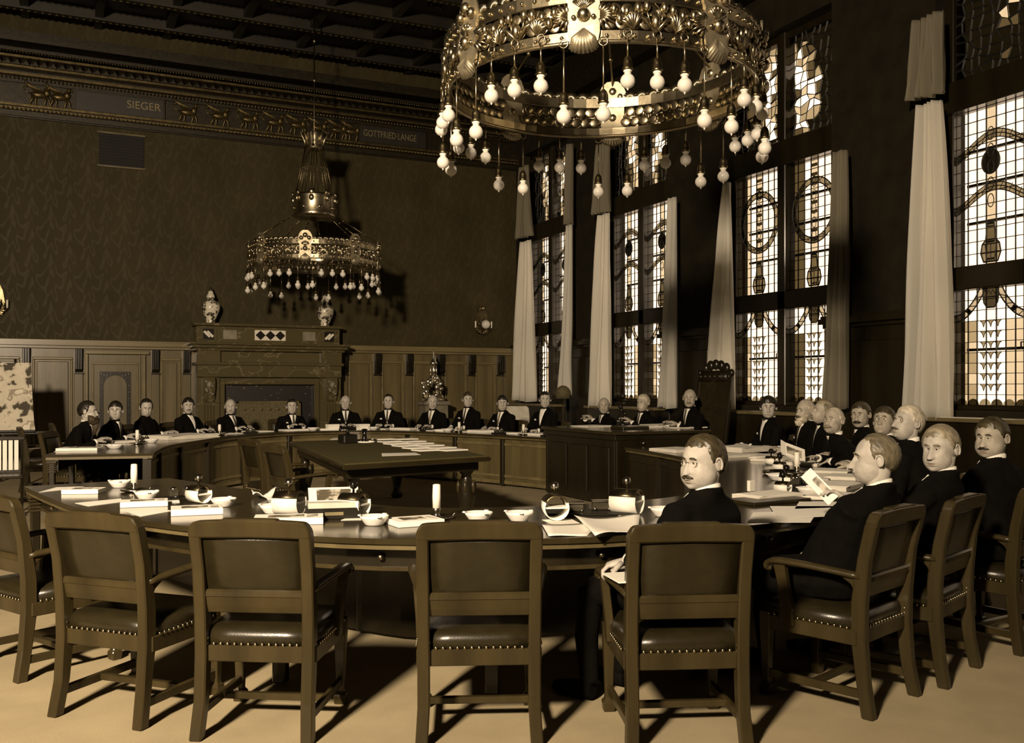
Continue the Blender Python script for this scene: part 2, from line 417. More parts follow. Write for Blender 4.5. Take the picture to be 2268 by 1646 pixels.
plaque(793, 938, [('GOTTFRIED·LANGE', .19, .08, 6.715, 1.16)])
plaque(168, 360, [('SIEGER', .20, .86, 6.72, .60)])
x0, x1 = ty(219, 300, L).x, ty(318, 300, L).x
v = MB().box(x0, x1, L-.03, L, 5.63, 6.22).build('vent_grille', 'void', wb)
MB().box(x0-.03, x1+.03, L-.05, L, 6.22, 6.25).build('vent_frame', 'wood_panel', v); MB().box(x0-.03, x1+.03, L-.05, L, 5.60, 5.63).build('vent_frame', 'wood_panel', v)
sl = MB().box(x0, x1, L-.045, L-.03, -.012, .012).mesh('slat', 'void')
for k in range(10): link('slat', sl, v, (0, 0, 5.68+k*.055))
for nm, dims in (('trim_2', (WX-.3, WX, YF, L-.5, 7.2, 7.9)), ('trim_3', (XL, XL+.3, YF, L-.5, 7.2, 7.9))):
    struct(MB().box(*dims).build(nm, 'gilt_dark'))

# wainscot of the far wall
WZ = 2.36
MB().box(XL, WX, L-.04, L, 0, 2.26).build('wainscot_board', 'wood_panel', wb)
for z0, z1, dep in ((2.22, 2.27, .11), (2.27, 2.33, .17), (2.33, 2.37, .14)): MB().box(XL, WX, L-dep, L, z0, z1).build('wainscot_rail', 'wood_rail', wb)
struct(MB().box(XL, WX, L-.10, L, 0, .26).build('baseboard_back', 'wood_panel'))
BR = [ty(p, 815, L).x for p in (58, 174, 343, 412, 760, 833, 903, 973, 1041, 1105)]
BR = [BR[0]-.95*2.1, BR[0]-.95]+BR
pil = MB().box(-.075, .075, L-.085, L-.04, .26, 1.78).mesh('pilaster', 'wood_panel', bevel=.008)
br = MB()
br.prism([(L-.04, 2.22), (L-.04, 1.78), (L-.10, 1.78), (L-.13, 1.84), (L-.17, 2.22)], -.062, .062, 'x')
for s in (-.04, 0, .04): br.box(s-.011, s+.011, L-.185, L-.1, 1.84, 2.2)
br.box(-.075, .075, L-.13, L-.04, 1.755, 1.785)
br = br.mesh('bracket', 'wood_dark')
for x in BR: link('pilaster', pil, wb, (x, 0, 0)); link('bracket', br, wb, (x, 0, 0))
def wpanel(xa, xb, parent, z0=.38, z1=2.06, arch=False):
    if xb-xa < .12: return
    for a, b, c, d in ((xa, xb, z1-.05, z1), (xa, xb, z0, z0+.05), (xa, xa+.04, z0+.05, z1-.05), (xb-.04, xb, z0+.05, z1-.05)):
        MB().box(a, b, L-.075, L-.04, c, d).build('panel_moulding', 'wood_rail', parent, bevel=.012)
    MB().box(xa+.07, xb-.07, L-.062, L-.04, z0+.08, z1-.08).build('panel_field', 'wood_panel', parent, bevel=.02)
for i in range(len(BR)-1):
    a, b = BR[i]+.10, BR[i+1]-.10
    if abs(BR[i]-ty(412, 815, L).x) < .01 or abs(BR[i]-ty(174, 815, L).x) < .01: continue
    wpanel(a, b, wb)
# the door with the arched panel
xa, xb = BR[3]+.10, BR[4]-.10
door = struct(MB().box(xa+.08, xb-.16, L-.09, L-.04, .02, 2.10).build('door_1', 'wood_panel'), 'panelled door with a round arched centre panel')
for a, b, c, d in ((xa, xb, 2.12, 2.19), (xa, xa+.06, .0, 2.12), (xb-.13, xb-.07, 0, 2.12)): MB().box(a, b, L-.11, L-.04, c, d).build('door_frame', 'wood_rail', door, bevel=.01)
xc, hw = (xa+xb)/2-.04, .40
for a, b, c, d in ((xc-hw, xc+hw, 1.93, 1.97), (xc-hw, xc-hw+.035, .4, 1.93), (xc+hw-.035, xc+hw, .4, 1.93)): MB().box(a, b, L-.115, L-.09, c, d).build('panel_moulding', 'wood_rail', door, bevel=.008)
MB().box(xc-.27, xc+.27, L-.10, L-.09, .5, 1.80).build('arch_panel', 'wood_dark', door)
pts = [(xc-.2, .6)]+[(xc-.2*math.cos(PI*k/14), 1.53+.2*math.sin(PI*k/14)) for k in range(15)]+[(xc+.2, .6)]
MB().prism(pts, L-.122, L-.09, 'y').build('arched_field', 'wood_panel', door, bevel=.004)
b = MB()
for k in range(16): b.ell((xc+(-.235 if k % 2 else .235), L-.103, .7+k*.06), (.012, .006, .012), 5, 3)
for s in (-1, 1):
    for k in range(3): b.ell((xc+s*(.235-.05*k), L-.103, 1.76-.02*k), (.02, .006, .014), 5, 3)
b.build('inlay', 'black_stone', door)
MB().tube([(xc-.37, L-.12, 1.05), (xc-.37, L-.17, 1.05), (xc-.29, L-.17, 1.04)], .012, 6).build('door_handle', 'brass', door, True)

# wainscot between the windows, its ledges
pier = [(ys[i], ys[i+1]) for i in range(0, len(ys), 2)]
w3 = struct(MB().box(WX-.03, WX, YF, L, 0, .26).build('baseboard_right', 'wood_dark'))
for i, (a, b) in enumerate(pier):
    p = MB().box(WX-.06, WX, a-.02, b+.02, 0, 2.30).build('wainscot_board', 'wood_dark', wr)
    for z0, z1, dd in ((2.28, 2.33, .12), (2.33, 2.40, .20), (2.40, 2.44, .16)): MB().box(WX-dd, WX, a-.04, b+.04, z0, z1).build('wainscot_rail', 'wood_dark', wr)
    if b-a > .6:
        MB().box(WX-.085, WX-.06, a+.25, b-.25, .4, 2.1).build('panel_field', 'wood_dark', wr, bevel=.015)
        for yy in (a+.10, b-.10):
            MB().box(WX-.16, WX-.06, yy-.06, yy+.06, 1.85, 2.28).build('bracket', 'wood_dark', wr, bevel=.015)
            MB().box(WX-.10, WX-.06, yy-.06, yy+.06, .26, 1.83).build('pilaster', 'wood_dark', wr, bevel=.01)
for i, (yf, yn) in enumerate(WIN):
    s = struct(MB().box(WX-.36, WX+.1, yn-.1, yf+.1 if i else L-.02, 1.12, 1.165).build('trim_%d' % (4+i), 'wood_rail', bevel=.008), 'window ledge over a panelled bench')
    MB().box(WX-.31, WX-.02, yn-.05, yf+.05 if i else L-.04, .0, 1.12).build('bench_front', 'wood_dark', s)

# ---------------------------------------------------------------- windows
ZL0, ZL1, ZU0, ZU1, ZA0, ZA1 = 1.30, 2.63, 2.90, 4.70, 5.06, 6.52
COLF = [0, .17, .30, .43, .57, .70, .83, 1]
def lead_poly(mb, pts, r=.007):                     # came following a line of (y, z) points
    mb.tube([(-.012, p[0], p[1]) for p in pts], r, 4)
def band(pts_a, pts_b, mat, par, nm='pane', t=.004, x=-.006):
    mb = MB(); n = len(pts_a)
    for k in range(n-1):
        q = [pts_a[k], pts_a[k+1], pts_b[k+1], pts_b[k]]
        mb.prism(q, x-t, x, 'x')
    return mb.build(nm, mat, par)
PANE_CACHE = {}
def pane(par, y0, y1, z0, z1, mat, single):
    key = (round(y1-y0, 4), round(z1-z0, 4), mat)
    if key not in PANE_CACHE: PANE_CACHE[key] = MB().box(0, .004, 0, y1-y0, 0, z1-z0).mesh('pane', mat)
    if single is None: link('pane', PANE_CACHE[key], par, (0, y0, z0))
    else: single[mat].box(0, .004, y0, y1, z0, z1)
def grid(par, y0, y1, z0, z1, rows, tint, own, came):
    """y0 = far edge; columns run towards the camera"""
    single = None if own else {k: MB() for k in ('glass_clear', 'glass_bright', 'glass_mid', 'glass_grey', 'glass_dark')}
    yy = [y1+(y0-y1)*(1-f) for f in COLF]; zz = [z0+(z1-z0)*k/rows for k in range(rows+1)]
    for r in range(rows):
        for c in range(7):
            a, b = sorted((yy[c], yy[c+1])); pane(par, a+.002, b-.002, zz[r]+.002, zz[r+1]-.002, tint(c, r), single)
    if single:
        for k, mb in single.items():
            if mb.f: mb.build('glazing', k, par)['kind'] = 'stuff'
    for y in yy: came.box(-.010, .008, y-.0035, y+.0035, z0, z1)
    for z in zz: came.box(-.010, .008, min(yy), max(yy), z-.0035, z+.0035)
    return yy, zz
def window(k, yf, yn, own, ring):
    w = sempty('window_%d' % (k+1), (GX, 0, 0), 'tall leaded window, number %d from the far corner' % (k+1))
    m = (yf+yn)/2
    fr = [(-.06, .08, yf-.09, yf, ZS, ZT), (-.06, .08, yn, yn+.09, ZS, ZT), (-.10, .10, m-.085, m+.085, ZS, ZT),
          (-.10, .10, yn, yf, ZL1, ZU0), (-.14, .10, yn, yf, ZU1, ZA0), (-.06, .08, yn, yf, ZS, ZL0), (-.06, .08, yn, yf, ZA1, ZT)]
    for nm, d in zip(('jamb', 'jamb', 'mullion', 'transom', 'transom', 'bottom_rail', 'top_rail'), fr):
        MB().box(*d).build(nm, 'wood_dark', w, bevel=.012)
    # outer sash, seen through the glass
    for y in (m+.32, m-.78): MB().box(.28, .33, y-.02, y+.02, ZS, ZT).build('outer_bar', 'black_iron', w)
    for z in (1.95, 3.45, 3.9, 4.3): MB().box(.28, .33, yn, yf, z-.016, z+.016).build('outer_bar', 'black_iron', w)
    for side, (a, b) in enumerate(((yf-.09, m+.085), (m-.085, yn+.09))):
        came = MB(); wd = a-b
        Y = lambda f: a-wd*f
        # upper light
        def tu(c, r): 
            if ring and side == 1 and c < 2: return 'glass_dark'
            if ring and side == 0 and c == 0: return 'glass_grey'
            if c == 3: return 'glass_mid'
            if ring and c in (1, 5): return 'glass_mid' if c == 1 else 'glass_clear'
            return 'glass_bright' if (c+r) % 3 else 'glass_clear'
        grid(w, a, b, ZU0, ZU1, 13, tu, own, came)
        H = ZU1-ZU0
        fs = [q/16 for q in range(17)]
        if not ring:
            for zc in (ZU0+.75*H, ZU0+.42*H):
                za = [zc+.12*math.cos((f-.55)*PI*1.5) for f in fs]
                band([(Y(f), z+.045) for f, z in zip(fs, za)], [(Y(f), z-.045) for f, z in zip(fs, za)], 'glass_grey', w)
                for o in (-.045, 0, .045): lead_poly(came, [(Y(f), z+o) for f, z in zip(fs, za)], .006)
                for f in fs[::2]:
                    z = zc+.12*math.cos((f-.55)*PI*1.5); lead_poly(came, [(Y(f), z-.045), (Y(f+.05), z+.045)], .005)
            cz = ZU0+.645*H
            ov = [(Y(.5)+.115*math.cos(t), cz+.135*math.sin(t)) for t in [2*PI*q/24 for q in range(25)]]
            MB().prism(ov[:-1], -.012, -.006, 'x').build('medallion_pane', 'glass_black', w); lead_poly(came, ov, .010)
        else:
            cz = ZU0+.60*H; oo = [2*PI*q/32 for q in range(33)]
            A = [(Y(.5)+.43*math.cos(t), cz+.46*math.sin(t)) for t in oo]; B = [(Y(.5)+.35*math.cos(t), cz+.38*math.sin(t)) for t in oo]
            A = [(max(min(p[0], a), b), p[1]) for p in A]
            band(A, B, 'glass_grey', w); lead_poly(came, A, .009); lead_poly(came, B, .009)
            for q in range(0, 32, 1): lead_poly(came, [A[q], B[(q+1) % 32]] if q % 2 else [A[q], B[q-1]], .005)
            for q in range(9):
                z = ZU0+.36*H+q*.13
                MB().prism([(Y(.44), z), (Y(.56), z), (Y(.56), z+.045), (Y(.44), z+.045)], -.010, -.006, 'x').build('chain_pane', 'glass_dark', w)
        for q in range(5):
            z = ZU0+.40*H+q*.19
            lead_poly(came, [(Y(.5)+.04*math.cos(t), z+.075*math.sin(t)) for t in [2*PI*j/12 for j in range(13)]], .006)
        # lantern shaped piece at the foot
        zb = ZU0+.03
        shp = [(.40, 0), (.36, .10), (.38, .20), (.43, .25), (.455, .46), (.545, .46), (.57, .25), (.62, .20), (.64, .10), (.60, 0)]
        P = [(Y(f), zb+h) for f, h in shp]
        MB().prism(P, -.012, -.006, 'x').build('lantern_pane', 'glass_grey', w)
        lead_poly(came, P+[P[0]], .010)
        for h, e in ((.10, .14), (.20, .12), (.25, .07), (.40, .05), (.43, .05)): lead_poly(came, [(Y(.5-e), zb+h), (Y(.5+e), zb+h)], .007)
        for f in (.45, .5, .55): lead_poly(came, [(Y(f), zb), (Y(.5+(f-.5)*1.6), zb+.2)], .006)
        for h in (.02, .215, .42):
            for f in (.465, .5, .535): MB().box(-.013, -.006, Y(f)-.016, Y(f)+.016, zb+h, zb+h+.022).build('chip_pane', 'glass_black', w)
        # lower light
        rows = 11
        def tl(c, r):
            if r >= 8: return 'glass_bright' if c != 3 else 'glass_clear'
            if ring and side == 1 and c < 2: return 'glass_dark'
            if c in (0, 1): return 'glass_grey' if (r+c) % 3 else 'glass_mid'
            if c in (5, 6): return 'glass_mid' if not ring else 'glass_clear'
            return 'glass_bright'
        if ring: tl0 = tl
        yy, zz = grid(w, a, b, ZL0, ZL1, rows, tl, own, came)
        sp0, sp1 = yy[2], yy[5]; n = 4; step = (sp0-sp1)/n
        hh = zz[1]-zz[0]
        sp = MB()
        arch = [(q/6-.5, (1-abs(q/6-.5)*2)**.6) for q in range(7)]
        cell = [(.5, .98)]+[(.5-q/6*.5, (.12+.86*(1-q/6)) if False else (.98 if q == 6 else .98)) for q in range(1, 1)]
        for r in range(1, 8):
            for c in range(n):
                y = sp0-step*(c+.5)
                # the tinted spandrel above two neighbouring arches
                up = [(y+step*.5, zz[r]+hh*.35), (y+step*.30, zz[r]+hh*.80), (y+step*.02, zz[r+1]-.004), (y+step*.98, zz[r+1]-.004), (y+step*.70, zz[r]+hh*.80)]
                if c == 0: continue
                if own: pass
                sp.prism([(p[0], p[1]) for p in up], -.010, -.006, 'x')
                lead_poly(came, [up[2], up[1], up[0], up[4], up[3]], .005)
                if own:
                    key = ('sp', round(step, 3))
                    if key not in PANE_CACHE:
                        PANE_CACHE[key] = MB().prism([(p[0]-up[0][0], p[1]-up[0][1]) for p in up], -.010, -.006, 'x').mesh('spandrel_pane', 'glass_grey')
                    link('spandrel_pane', PANE_CACHE[key], w, (0, up[0][0], up[0][1]))
        if not own: sp.build('spandrel_panes', 'glass_grey', w)['kind'] = 'stuff'
        # garlands and the shield at the head
        zt = zz[rows]
        for s in (-1, 1):
            A = [(Y(.5+s*(.08+.42*q/10)), zt-.36*math.sin(q/10*PI/2)**.8) for q in range(11)]
            B = [(Y(.5+s*(.16+.36*q/10)), zt-.29*math.sin(q/10*PI/2)**.8) for q in range(11)]
            A = [(max(min(p[0], a), b), p[1]) for p in A]; B = [(max(min(p[0], a), b), p[1]) for p in B]
            band(A, B, 'glass_mid', w); lead_poly(came, A, .009); lead_poly(came, B, .009)
            for q in range(1, 10, 2): lead_poly(came, [A[q], B[q+1]], .005)
            MB().cbox((-.012, (A[5][0]+B[5][0])/2, (A[5][1]+B[5][1])/2), (.006, .05, .05), Matrix.Rotation(.7, 3, 'X')).build('chip_pane', 'glass_black', w)
        S = [(Y(.5)+.10*q, z) for q, z in ((-1, zt), (-1, zt-.1), (-.9, zt-.16), (-.5, zt-.22), (.5, zt-.22), (.9, zt-.16), (1, zt-.1), (1, zt))]
        MB().prism(S, -.013, -.007, 'x').build('shield_pane', 'glass_dark', w); lead_poly(came, S, .009)
        for q in range(8): lead_poly(came, [(Y(.5)-.1+.2*q/8, zt-.02), (Y(.5)-.1+.2*(q+1)/8, zt-.07)] if q % 2 else [(Y(.5)-.1+.2*q/8, zt-.07), (Y(.5)-.1+.2*(q+1)/8, zt-.02)], .005)
        lead_poly(came, [(Y(.5)-.1, zt-.1), (Y(.5)+.1, zt-.1)], .007)
        # scalloped foot
        for q in range(6):
            y = a-wd*(q+.5)/6
            MB().prism([(y-wd/12, ZL0)]+[(y-wd/12*math.cos(PI*t/6), ZL0+.075*math.sin(PI*t/6)) for t in range(7)], -.012, -.007, 'x').build('scallop_pane', 'glass_dark' if q % 2 else 'glass_grey', w)
        # stained upper light: figure pale in the middle, dark ground round it
        nc, nr = 8, 13; pt = {}
        R_ = random.Random(31+k*5+side)
        for i in range(nc+1):
            for j in range(nr+1):
                fy = i/nc+(R_.uniform(-.35, .35)/nc if 0 < i < nc else 0); fz = j/nr+(R_.uniform(-.35, .35)/nr if 0 < j < nr else 0)
                pt[i, j] = (Y(fy), ZA0+(ZA1-ZA0)*fz)
        md = {}
        for i in range(nc):
            for j in range(nr):
                fx = (i+.5)/nc; fz = (j+.5)/nr
                fx = fx if side == 0 else 1-fx                      # the figure stands by the mullion
                v_ = 1-((fx-.74-.12*math.sin(fz*7+k))/.30)**2-((fz-.42)/.55)**2+R_.uniform(-.75, .35)-(.9 if k == 3 else 0)
                mt = 'glass_bright' if v_ > .55 else 'glass_mid' if v_ > .35 else 'glass_grey' if v_ > .1 else 'glass_dark' if v_ > -.2 else 'glass_black'
                q = [pt[i, j], pt[i+1, j], pt[i+1, j+1], pt[i, j+1]]
                if own: MB().prism(q, 0, .004, 'x').build('stained_pane', mt, w)
                else: md.setdefault(mt, MB()).prism(q, 0, .004, 'x')
                lead_poly(came, q[:2]+[q[2]], .008 if v_ > .05 else .016)
        for mt, mb_ in md.items(): mb_.build('stained_panes', mt, w)['kind'] = 'stuff'
        came.build('lead_came', 'lead', w)
        MB().tube([(-.03, b+.04, 2.0), (-.07, b+.04, 2.0), (-.07, b+.04, 1.92)], .009, 6).build('latch', 'black_iron', w)
for k, (yf, yn) in enumerate(WIN): window(k, yf, yn, k in (2, 3), k == 2)

# ---------------------------------------------------------------- curtains
def curtain(rows, X, label, group, mat='curtain', folds=3, amp=.075, name='curtain'):
    P = []; NF = folds*8
    for py, a, b in rows:
        A, B = tx(a, py, X), tx(b, py, X); P.append((A.z, A.y, B.y))
    Q = catmull(P, 6); front = []; back = []
    zt, zb = Q[0][0], Q[-1][0]
    for r in Q:
        fr, bk = [], []; tt = (zt-r[0])/(zt-zb+1e-6)
        for i in range(NF+1):
            f = i/NF; y = r[1]+(r[2]-r[1])*f
            x = X-amp*(.5+.5*tt)*(math.sin(2*PI*folds*f+.6*math.sin(tt*3))+.5*math.sin(2*PI*folds*.37*f+1+tt*2)+.22*math.sin(2*PI*folds*2.3*f+tt*4))
            z = r[0]+(.02*math.sin(7*f) if r is Q[-1] else 0)
            fr.append((x, y, z)); bk.append((x+.014, y, z))
        front.append(fr); back.append(bk)
    mb = MB(); n = NF+1; vs = [p for r in front for p in r]+[p for r in back for p in r]; o = len(front)*n; fs = []
    for k in range(len(front)-1):
        for i in range(NF):
            fs.append((k*n+i, k*n+i+1, (k+1)*n+i+1, (k+1)*n+i)); fs.append((o+k*n+i, o+(k+1)*n+i, o+(k+1)*n+i+1, o+k*n+i+1))
        for i in (0, NF): fs.append((k*n+i, (k+1)*n+i, o+(k+1)*n+i, o+k*n+i))
    for i in range(NF):
        fs.append((i, i+1, o+i+1, o+i)); e = (len(front)-1)*n; fs.append((e+i, e+i+1, o+e+i+1, o+e+i))
    mb.add(vs, fs)
    return tag(mb.build(name, mat, smooth=True), label, 'curtain', group)
CXp = WX-.30
CG = 'window curtains'
def cu(rows, label, **k): curtain(rows, CXp, label, CG, **k)
cu([(537, 1155, 1175), (620, 1150, 1180), (750, 1143, 1184), (888, 1136, 1186)], 'long pale curtain at the corner side of the farthest window')
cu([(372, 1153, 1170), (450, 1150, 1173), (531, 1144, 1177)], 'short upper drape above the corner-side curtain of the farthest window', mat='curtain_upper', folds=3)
cu([(500, 1258, 1266), (700, 1252, 1266), (800, 1245, 1262), (880, 1238, 1262)], 'narrow curtain on the camera side of the farthest window', folds=3, mat='curtain')
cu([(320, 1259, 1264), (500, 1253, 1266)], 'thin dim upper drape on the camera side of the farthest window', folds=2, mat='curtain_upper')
cu([(478, 1327, 1349), (560, 1322, 1350), (700, 1316, 1352), (905, 1306, 1349)], 'long pale curtain on the far side of the second window, behind the bald clerk')
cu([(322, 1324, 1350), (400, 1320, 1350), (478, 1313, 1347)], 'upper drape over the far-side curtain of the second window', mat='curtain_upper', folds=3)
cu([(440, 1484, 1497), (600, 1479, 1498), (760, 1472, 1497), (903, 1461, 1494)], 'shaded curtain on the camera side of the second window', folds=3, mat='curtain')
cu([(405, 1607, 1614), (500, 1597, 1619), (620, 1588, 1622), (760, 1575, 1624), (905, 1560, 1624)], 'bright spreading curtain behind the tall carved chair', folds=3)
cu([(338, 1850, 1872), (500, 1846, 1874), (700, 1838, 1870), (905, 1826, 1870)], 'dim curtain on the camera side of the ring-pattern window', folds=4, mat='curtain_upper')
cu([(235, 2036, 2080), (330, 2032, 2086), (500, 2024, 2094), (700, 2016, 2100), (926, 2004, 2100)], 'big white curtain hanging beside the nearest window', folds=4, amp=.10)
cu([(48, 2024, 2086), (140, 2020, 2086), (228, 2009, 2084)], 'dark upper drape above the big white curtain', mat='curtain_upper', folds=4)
# ---------------------------------------------------------------- fireplace
MX0, MX1 = ty(437, 800, 18.75).x, ty(757, 800, 18.75).x
mxc = (MX0+MX1)/2; HWM = (MX1-MX0)/2
fp = thing('fireplace', 'large veined marble fireplace with inlaid overmantel on the far wall', 'fireplace', (mxc, L, 0))
D = -.55     # how far the front stands out from the wall
def fpb(nm, x0, x1, y0, y1, z0, z1, mt='marble', bev=.012, par=None): return MB().box(x0, x1, y0, y1, z0, z1).build(nm, mt, par or fp, bevel=bev)
OW = .90*HWM*.72
fpb('lintel', -HWM, HWM, D, -.05, 1.70, 1.98)
fpb('frieze_block', -HWM+.02, HWM-.02, D+.05, -.05, 1.98, 2.20)
for z0, z1, e in ((1.93, 1.985, .04), (2.20, 2.25, .05), (2.25, 2.31, .10), (2.31, 2.36, .15)): fpb('mantel_moulding', -HWM-e, HWM+e, D-e, -.05, z0, z1)
fpb('overmantel', -HWM+.0, HWM-.0, D+.15, -.05, 2.36, 2.68)
fpb('overmantel_cap', -HWM-.05, HWM+.05, D+.08, -.05, 2.68, 2.735)
for s in (-1, 1):
    x0, x1 = sorted((s*HWM, s*(HWM-.42)))
    fpb('jamb', x0, x1, D+.06, -.05, 0, 1.70)
    fpb('jamb_block', x0, x1, D-.03, D+.06, 1.95, 2.22)
    xc_ = (x0+x1)/2
    c = MB(); c.prism([(D+.06, 1.70), (D-.06, 1.70), (D-.09, 1.60), (D-.07, 1.45), (D+.0, 1.28), (D+.04, 1.22), (D+.06, 1.22)], xc_-.11, xc_+.11, 'x')
    c.build('corbel', 'marble', fp, bevel=.015)
    h = MB()
    for q in range(9):
        a = q*.7; h.ell((xc_+.06*math.cos(a*1.7), D-.075+.01*math.sin(a*3), 1.38+.03*q), (.035, .03, .03), 6, 4)
    h.ell((xc_, D-.09, 1.56), (.06, .04, .07)); h.build('corbel_carving', 'stone_grey', fp, True)
    for q in range(4): fpb('flute', xc_-.10+q*.055, xc_-.065+q*.055, D+.03, D+.06, .25, 1.18)
    # inlay plates on the overmantel ends
    xq = s*(HWM-.22)
    p = fpb('inlay_plate', xq-.16, xq+.16, D+.135, D+.15, 2.40, 2.64, 'marble')
    pl = fpb('inlay_square', xq-.10, xq+.10, D+.128, D+.135, 2.42, 2.62, 'black_stone', .002, p)
    for dx in (-.028, .028):
        MB().cbox((xq+dx, D+.122, 2.52), (.045, .012, .15), Matrix.Rotation(s*PI/4, 3, 'Y')).build('inlay_strip', 'white_stone', p)
    fpb('side_inset', s*(HWM-.62)-.13, s*(HWM-.62)+.13, D+.14, D+.15, 2.43, 2.61, 'stone_grey')
p = fpb('inlay_plate', -.30, .30, D+.14, D+.15, 2.42, 2.62, 'white_stone')
for q in (-1, 0, 1): MB().prism([(q*.19-.095, 2.52), (q*.19, 2.61), (q*.19+.095, 2.52), (q*.19, 2.43)], D+.13, D+.14, 'y').build('diamond_inlay', 'black_stone', p)
# opening: frame, dark recess, embroidered screen
ow = HWM-.42
fpb('opening_frame', -ow, -ow+.10, D+.10, D+.2, 0, 1.70); fpb('opening_frame', ow-.10, ow, D+.10, D+.2, 0, 1.70); fpb('opening_frame', -ow+.10, ow-.10, D+.10, D+.2, 1.56, 1.70)
fpb('fire_recess', -ow, ow, -.2, -.05, 0, 1.70, 'void', 0)
fpb('fire_grille', -ow+.10, ow-.10, D+.22, D+.24, 0.05, 1.56, 'screen', 0)
s_ = fpb('fire_screen', -.62, .55, D+.08, D+.10, .35, 1.22, 'embroidery', .004)
for a, b, c_, d_ in ((-.65, .58, 1.20, 1.24), (-.65, -.61, .05, 1.24), (.54, .58, .05, 1.24), (-.65, .58, .33, .37)): fpb('screen_frame', a, b, D+.07, D+.105, c_, d_, 'wood_panel', .004, s_)
st = MB().ell((0, 0, 0), (.03, .008, .03), 6, 4).mesh('screen_stud', 'gilt')
for q in range(7): link('screen_stud', st, s_, (-.5+q*.16, D+.075, 1.08))

# ---------------------------------------------------------------- two lidded jars on the mantel
def jar(px, label):
    p = ty(px, 710, L-.28)
    t = thing('lidded_jar', label, 'jar', (p.x, L-.28, 2.735), 0, 'porcelain jars on the mantel')
    MB().lathe([(.001, 0), (.095, 0), (.09, .02), (.085, .05), (.11, .12), (.162, .24), (.174, .32), (.15, .38), (.085, .42), (.065, .45), (.065, .48)], 20).build('body', 'jar', t, True)
    MB().lathe([(.062, .475), (.085, .485), (.08, .52), (.055, .56), (.05, .60), (.025, .625)], 18).build('lid', 'jar_lid', t, True)
    MB().lathe([(.012, .62), (.03, .64), (.022, .665), (.008, .69), (.001, .695)], 10).build('finial', 'black_stone', t, True)
jar(467, 'painted porcelain jar on the left end of the mantel'); jar(720, 'painted porcelain jar on the right end of the mantel')

# ---------------------------------------------------------------- silver centrepiece on its pedestal
p = ty(960, 880, 18.7)
pd = thing('pedestal', 'stone pedestal under the silver centrepiece', 'pedestal', (p.x, 18.7, 0))
MB().box(-.30, .30, -.26, .26, 0, .12).build('base', 'stone_grey', pd, bevel=.01); MB().box(-.25, .25, -.21, .21, .12, 1.14).build('shaft', 'stone_grey', pd, bevel=.01); MB().box(-.29, .29, -.25, .25, 1.14, 1.22).build('cap', 'stone_grey', pd, bevel=.01)
sv = thing('centrepiece', 'ornate silver figure group tapering to a spire on the pedestal', 'centrepiece', (p.x, 18.7, 1.22))
MB().lathe([(.001, 0), (.24, 0), (.25, .03), (.2, .06), (.17, .1), (.1, .14)], 16).build('foot', 'silver', sv, True)
b = MB(); R_ = random.Random(5)
for q in range(40):
    a = R_.uniform(0, 2*PI); z = R_.uniform(.05, .50); r = (.30-.40*z)*R_.uniform(.6, 1)
    b.ell((r*math.cos(a), r*math.sin(a), z), (R_.uniform(.03, .06), R_.uniform(.03, .06), R_.uniform(.04, .08)), 7, 5, Matrix.Rotation(a, 3, 'Z'))
b.build('figure_group', 'silver', sv, True)
for q in range(3):
    a = q*2.1+.5; f = MB(); x, y = .2*math.cos(a), .2*math.sin(a)
    f.ell((x, y, .16), (.04, .035, .08)); f.ell((x, y, .29), (.045, .035, .07)); f.ell((x, y, .39), (.025, .025, .032)); f.tube([(x, y, .33), (x*1.25, y*1.25, .38), (x*1.1, y*1.1, .45)], .014, 6)
    f.build('figurine', 'silver', sv, True)
b = MB()
for q in range(4): a = q*PI/2; b.tube([(.07*math.cos(a), .07*math.sin(a), .5), (.06*math.cos(a), .06*math.sin(a), .78)], .013, 6)
b.lathe([(.001, .5), (.11, .5), (.10, .54), (.03, .56)], 10); b.lathe([(.09, .77), (.10, .79), (.06, .83), (.045, .9), (.02, .98), (.012, 1.04), (.001, 1.09)], 10); b.ell((0, 0, .65), (.035, .035, .10))
b.build('spire', 'silver', sv, True)

# ---------------------------------------------------------------- wall lamps
def sconce(px, py, label):
    p = ty(px, py, L)
    t = thing('wall_lamp', label, 'lamp', (p.x, L, p.z-.35), 0)
    MB().prism([(-.12, 0), (.12, 0), (.16, .2), (.12, .45), (.05, .62), (-.05, .62), (-.12, .45), (-.16, .2)], -.03, 0, 'y').build('back_plate', 'brass_dark', t, bevel=.006)
    b = MB(); R_ = random.Random(3)
    for q in range(26):
        a = R_.uniform(0, 2*PI); b.tube([(0, -.05, .1), (.12*math.cos(a), -.10, .12+.1*math.sin(a)), (.17*math.cos(a), -.08, .14+.17*math.sin(a)), (.15*math.cos(a+.3), -.07, .14+.15*math.sin(a+.3))], [.008, .009, .007, .005], 5)
    b.tube([(0, -.02, .3), (0, -.16, .36), (0, -.2, .30)], .012, 6); b.build('scrollwork', 'brass_dark', t, True)
    MB().ell((0, -.22, .20), (.095, .095, .095), 14, 10).build('globe', 'bulb', t, True)
    for s in (-.19, .19):
        MB().tube([(0, -.05, .1), (s*.7, -.1, .07), (s, -.1, .12)], .01, 6).build('arm', 'brass_dark', t, True)
        MB().lathe([(.018, .13), (.018, .27), (.001, .28)], 8, (s, -.1, 0)).build('candle', 'wax', t, True)
    MB().ell((0, -.06, .56), (.05, .05, .05)).build('boss', 'brass', t, True)
sconce(1067, 705, 'brass wall lamp with a white globe and two candles, right of the fireplace')
sconce(-10, 655, 'dark brass wall lamp cut by the left picture edge')

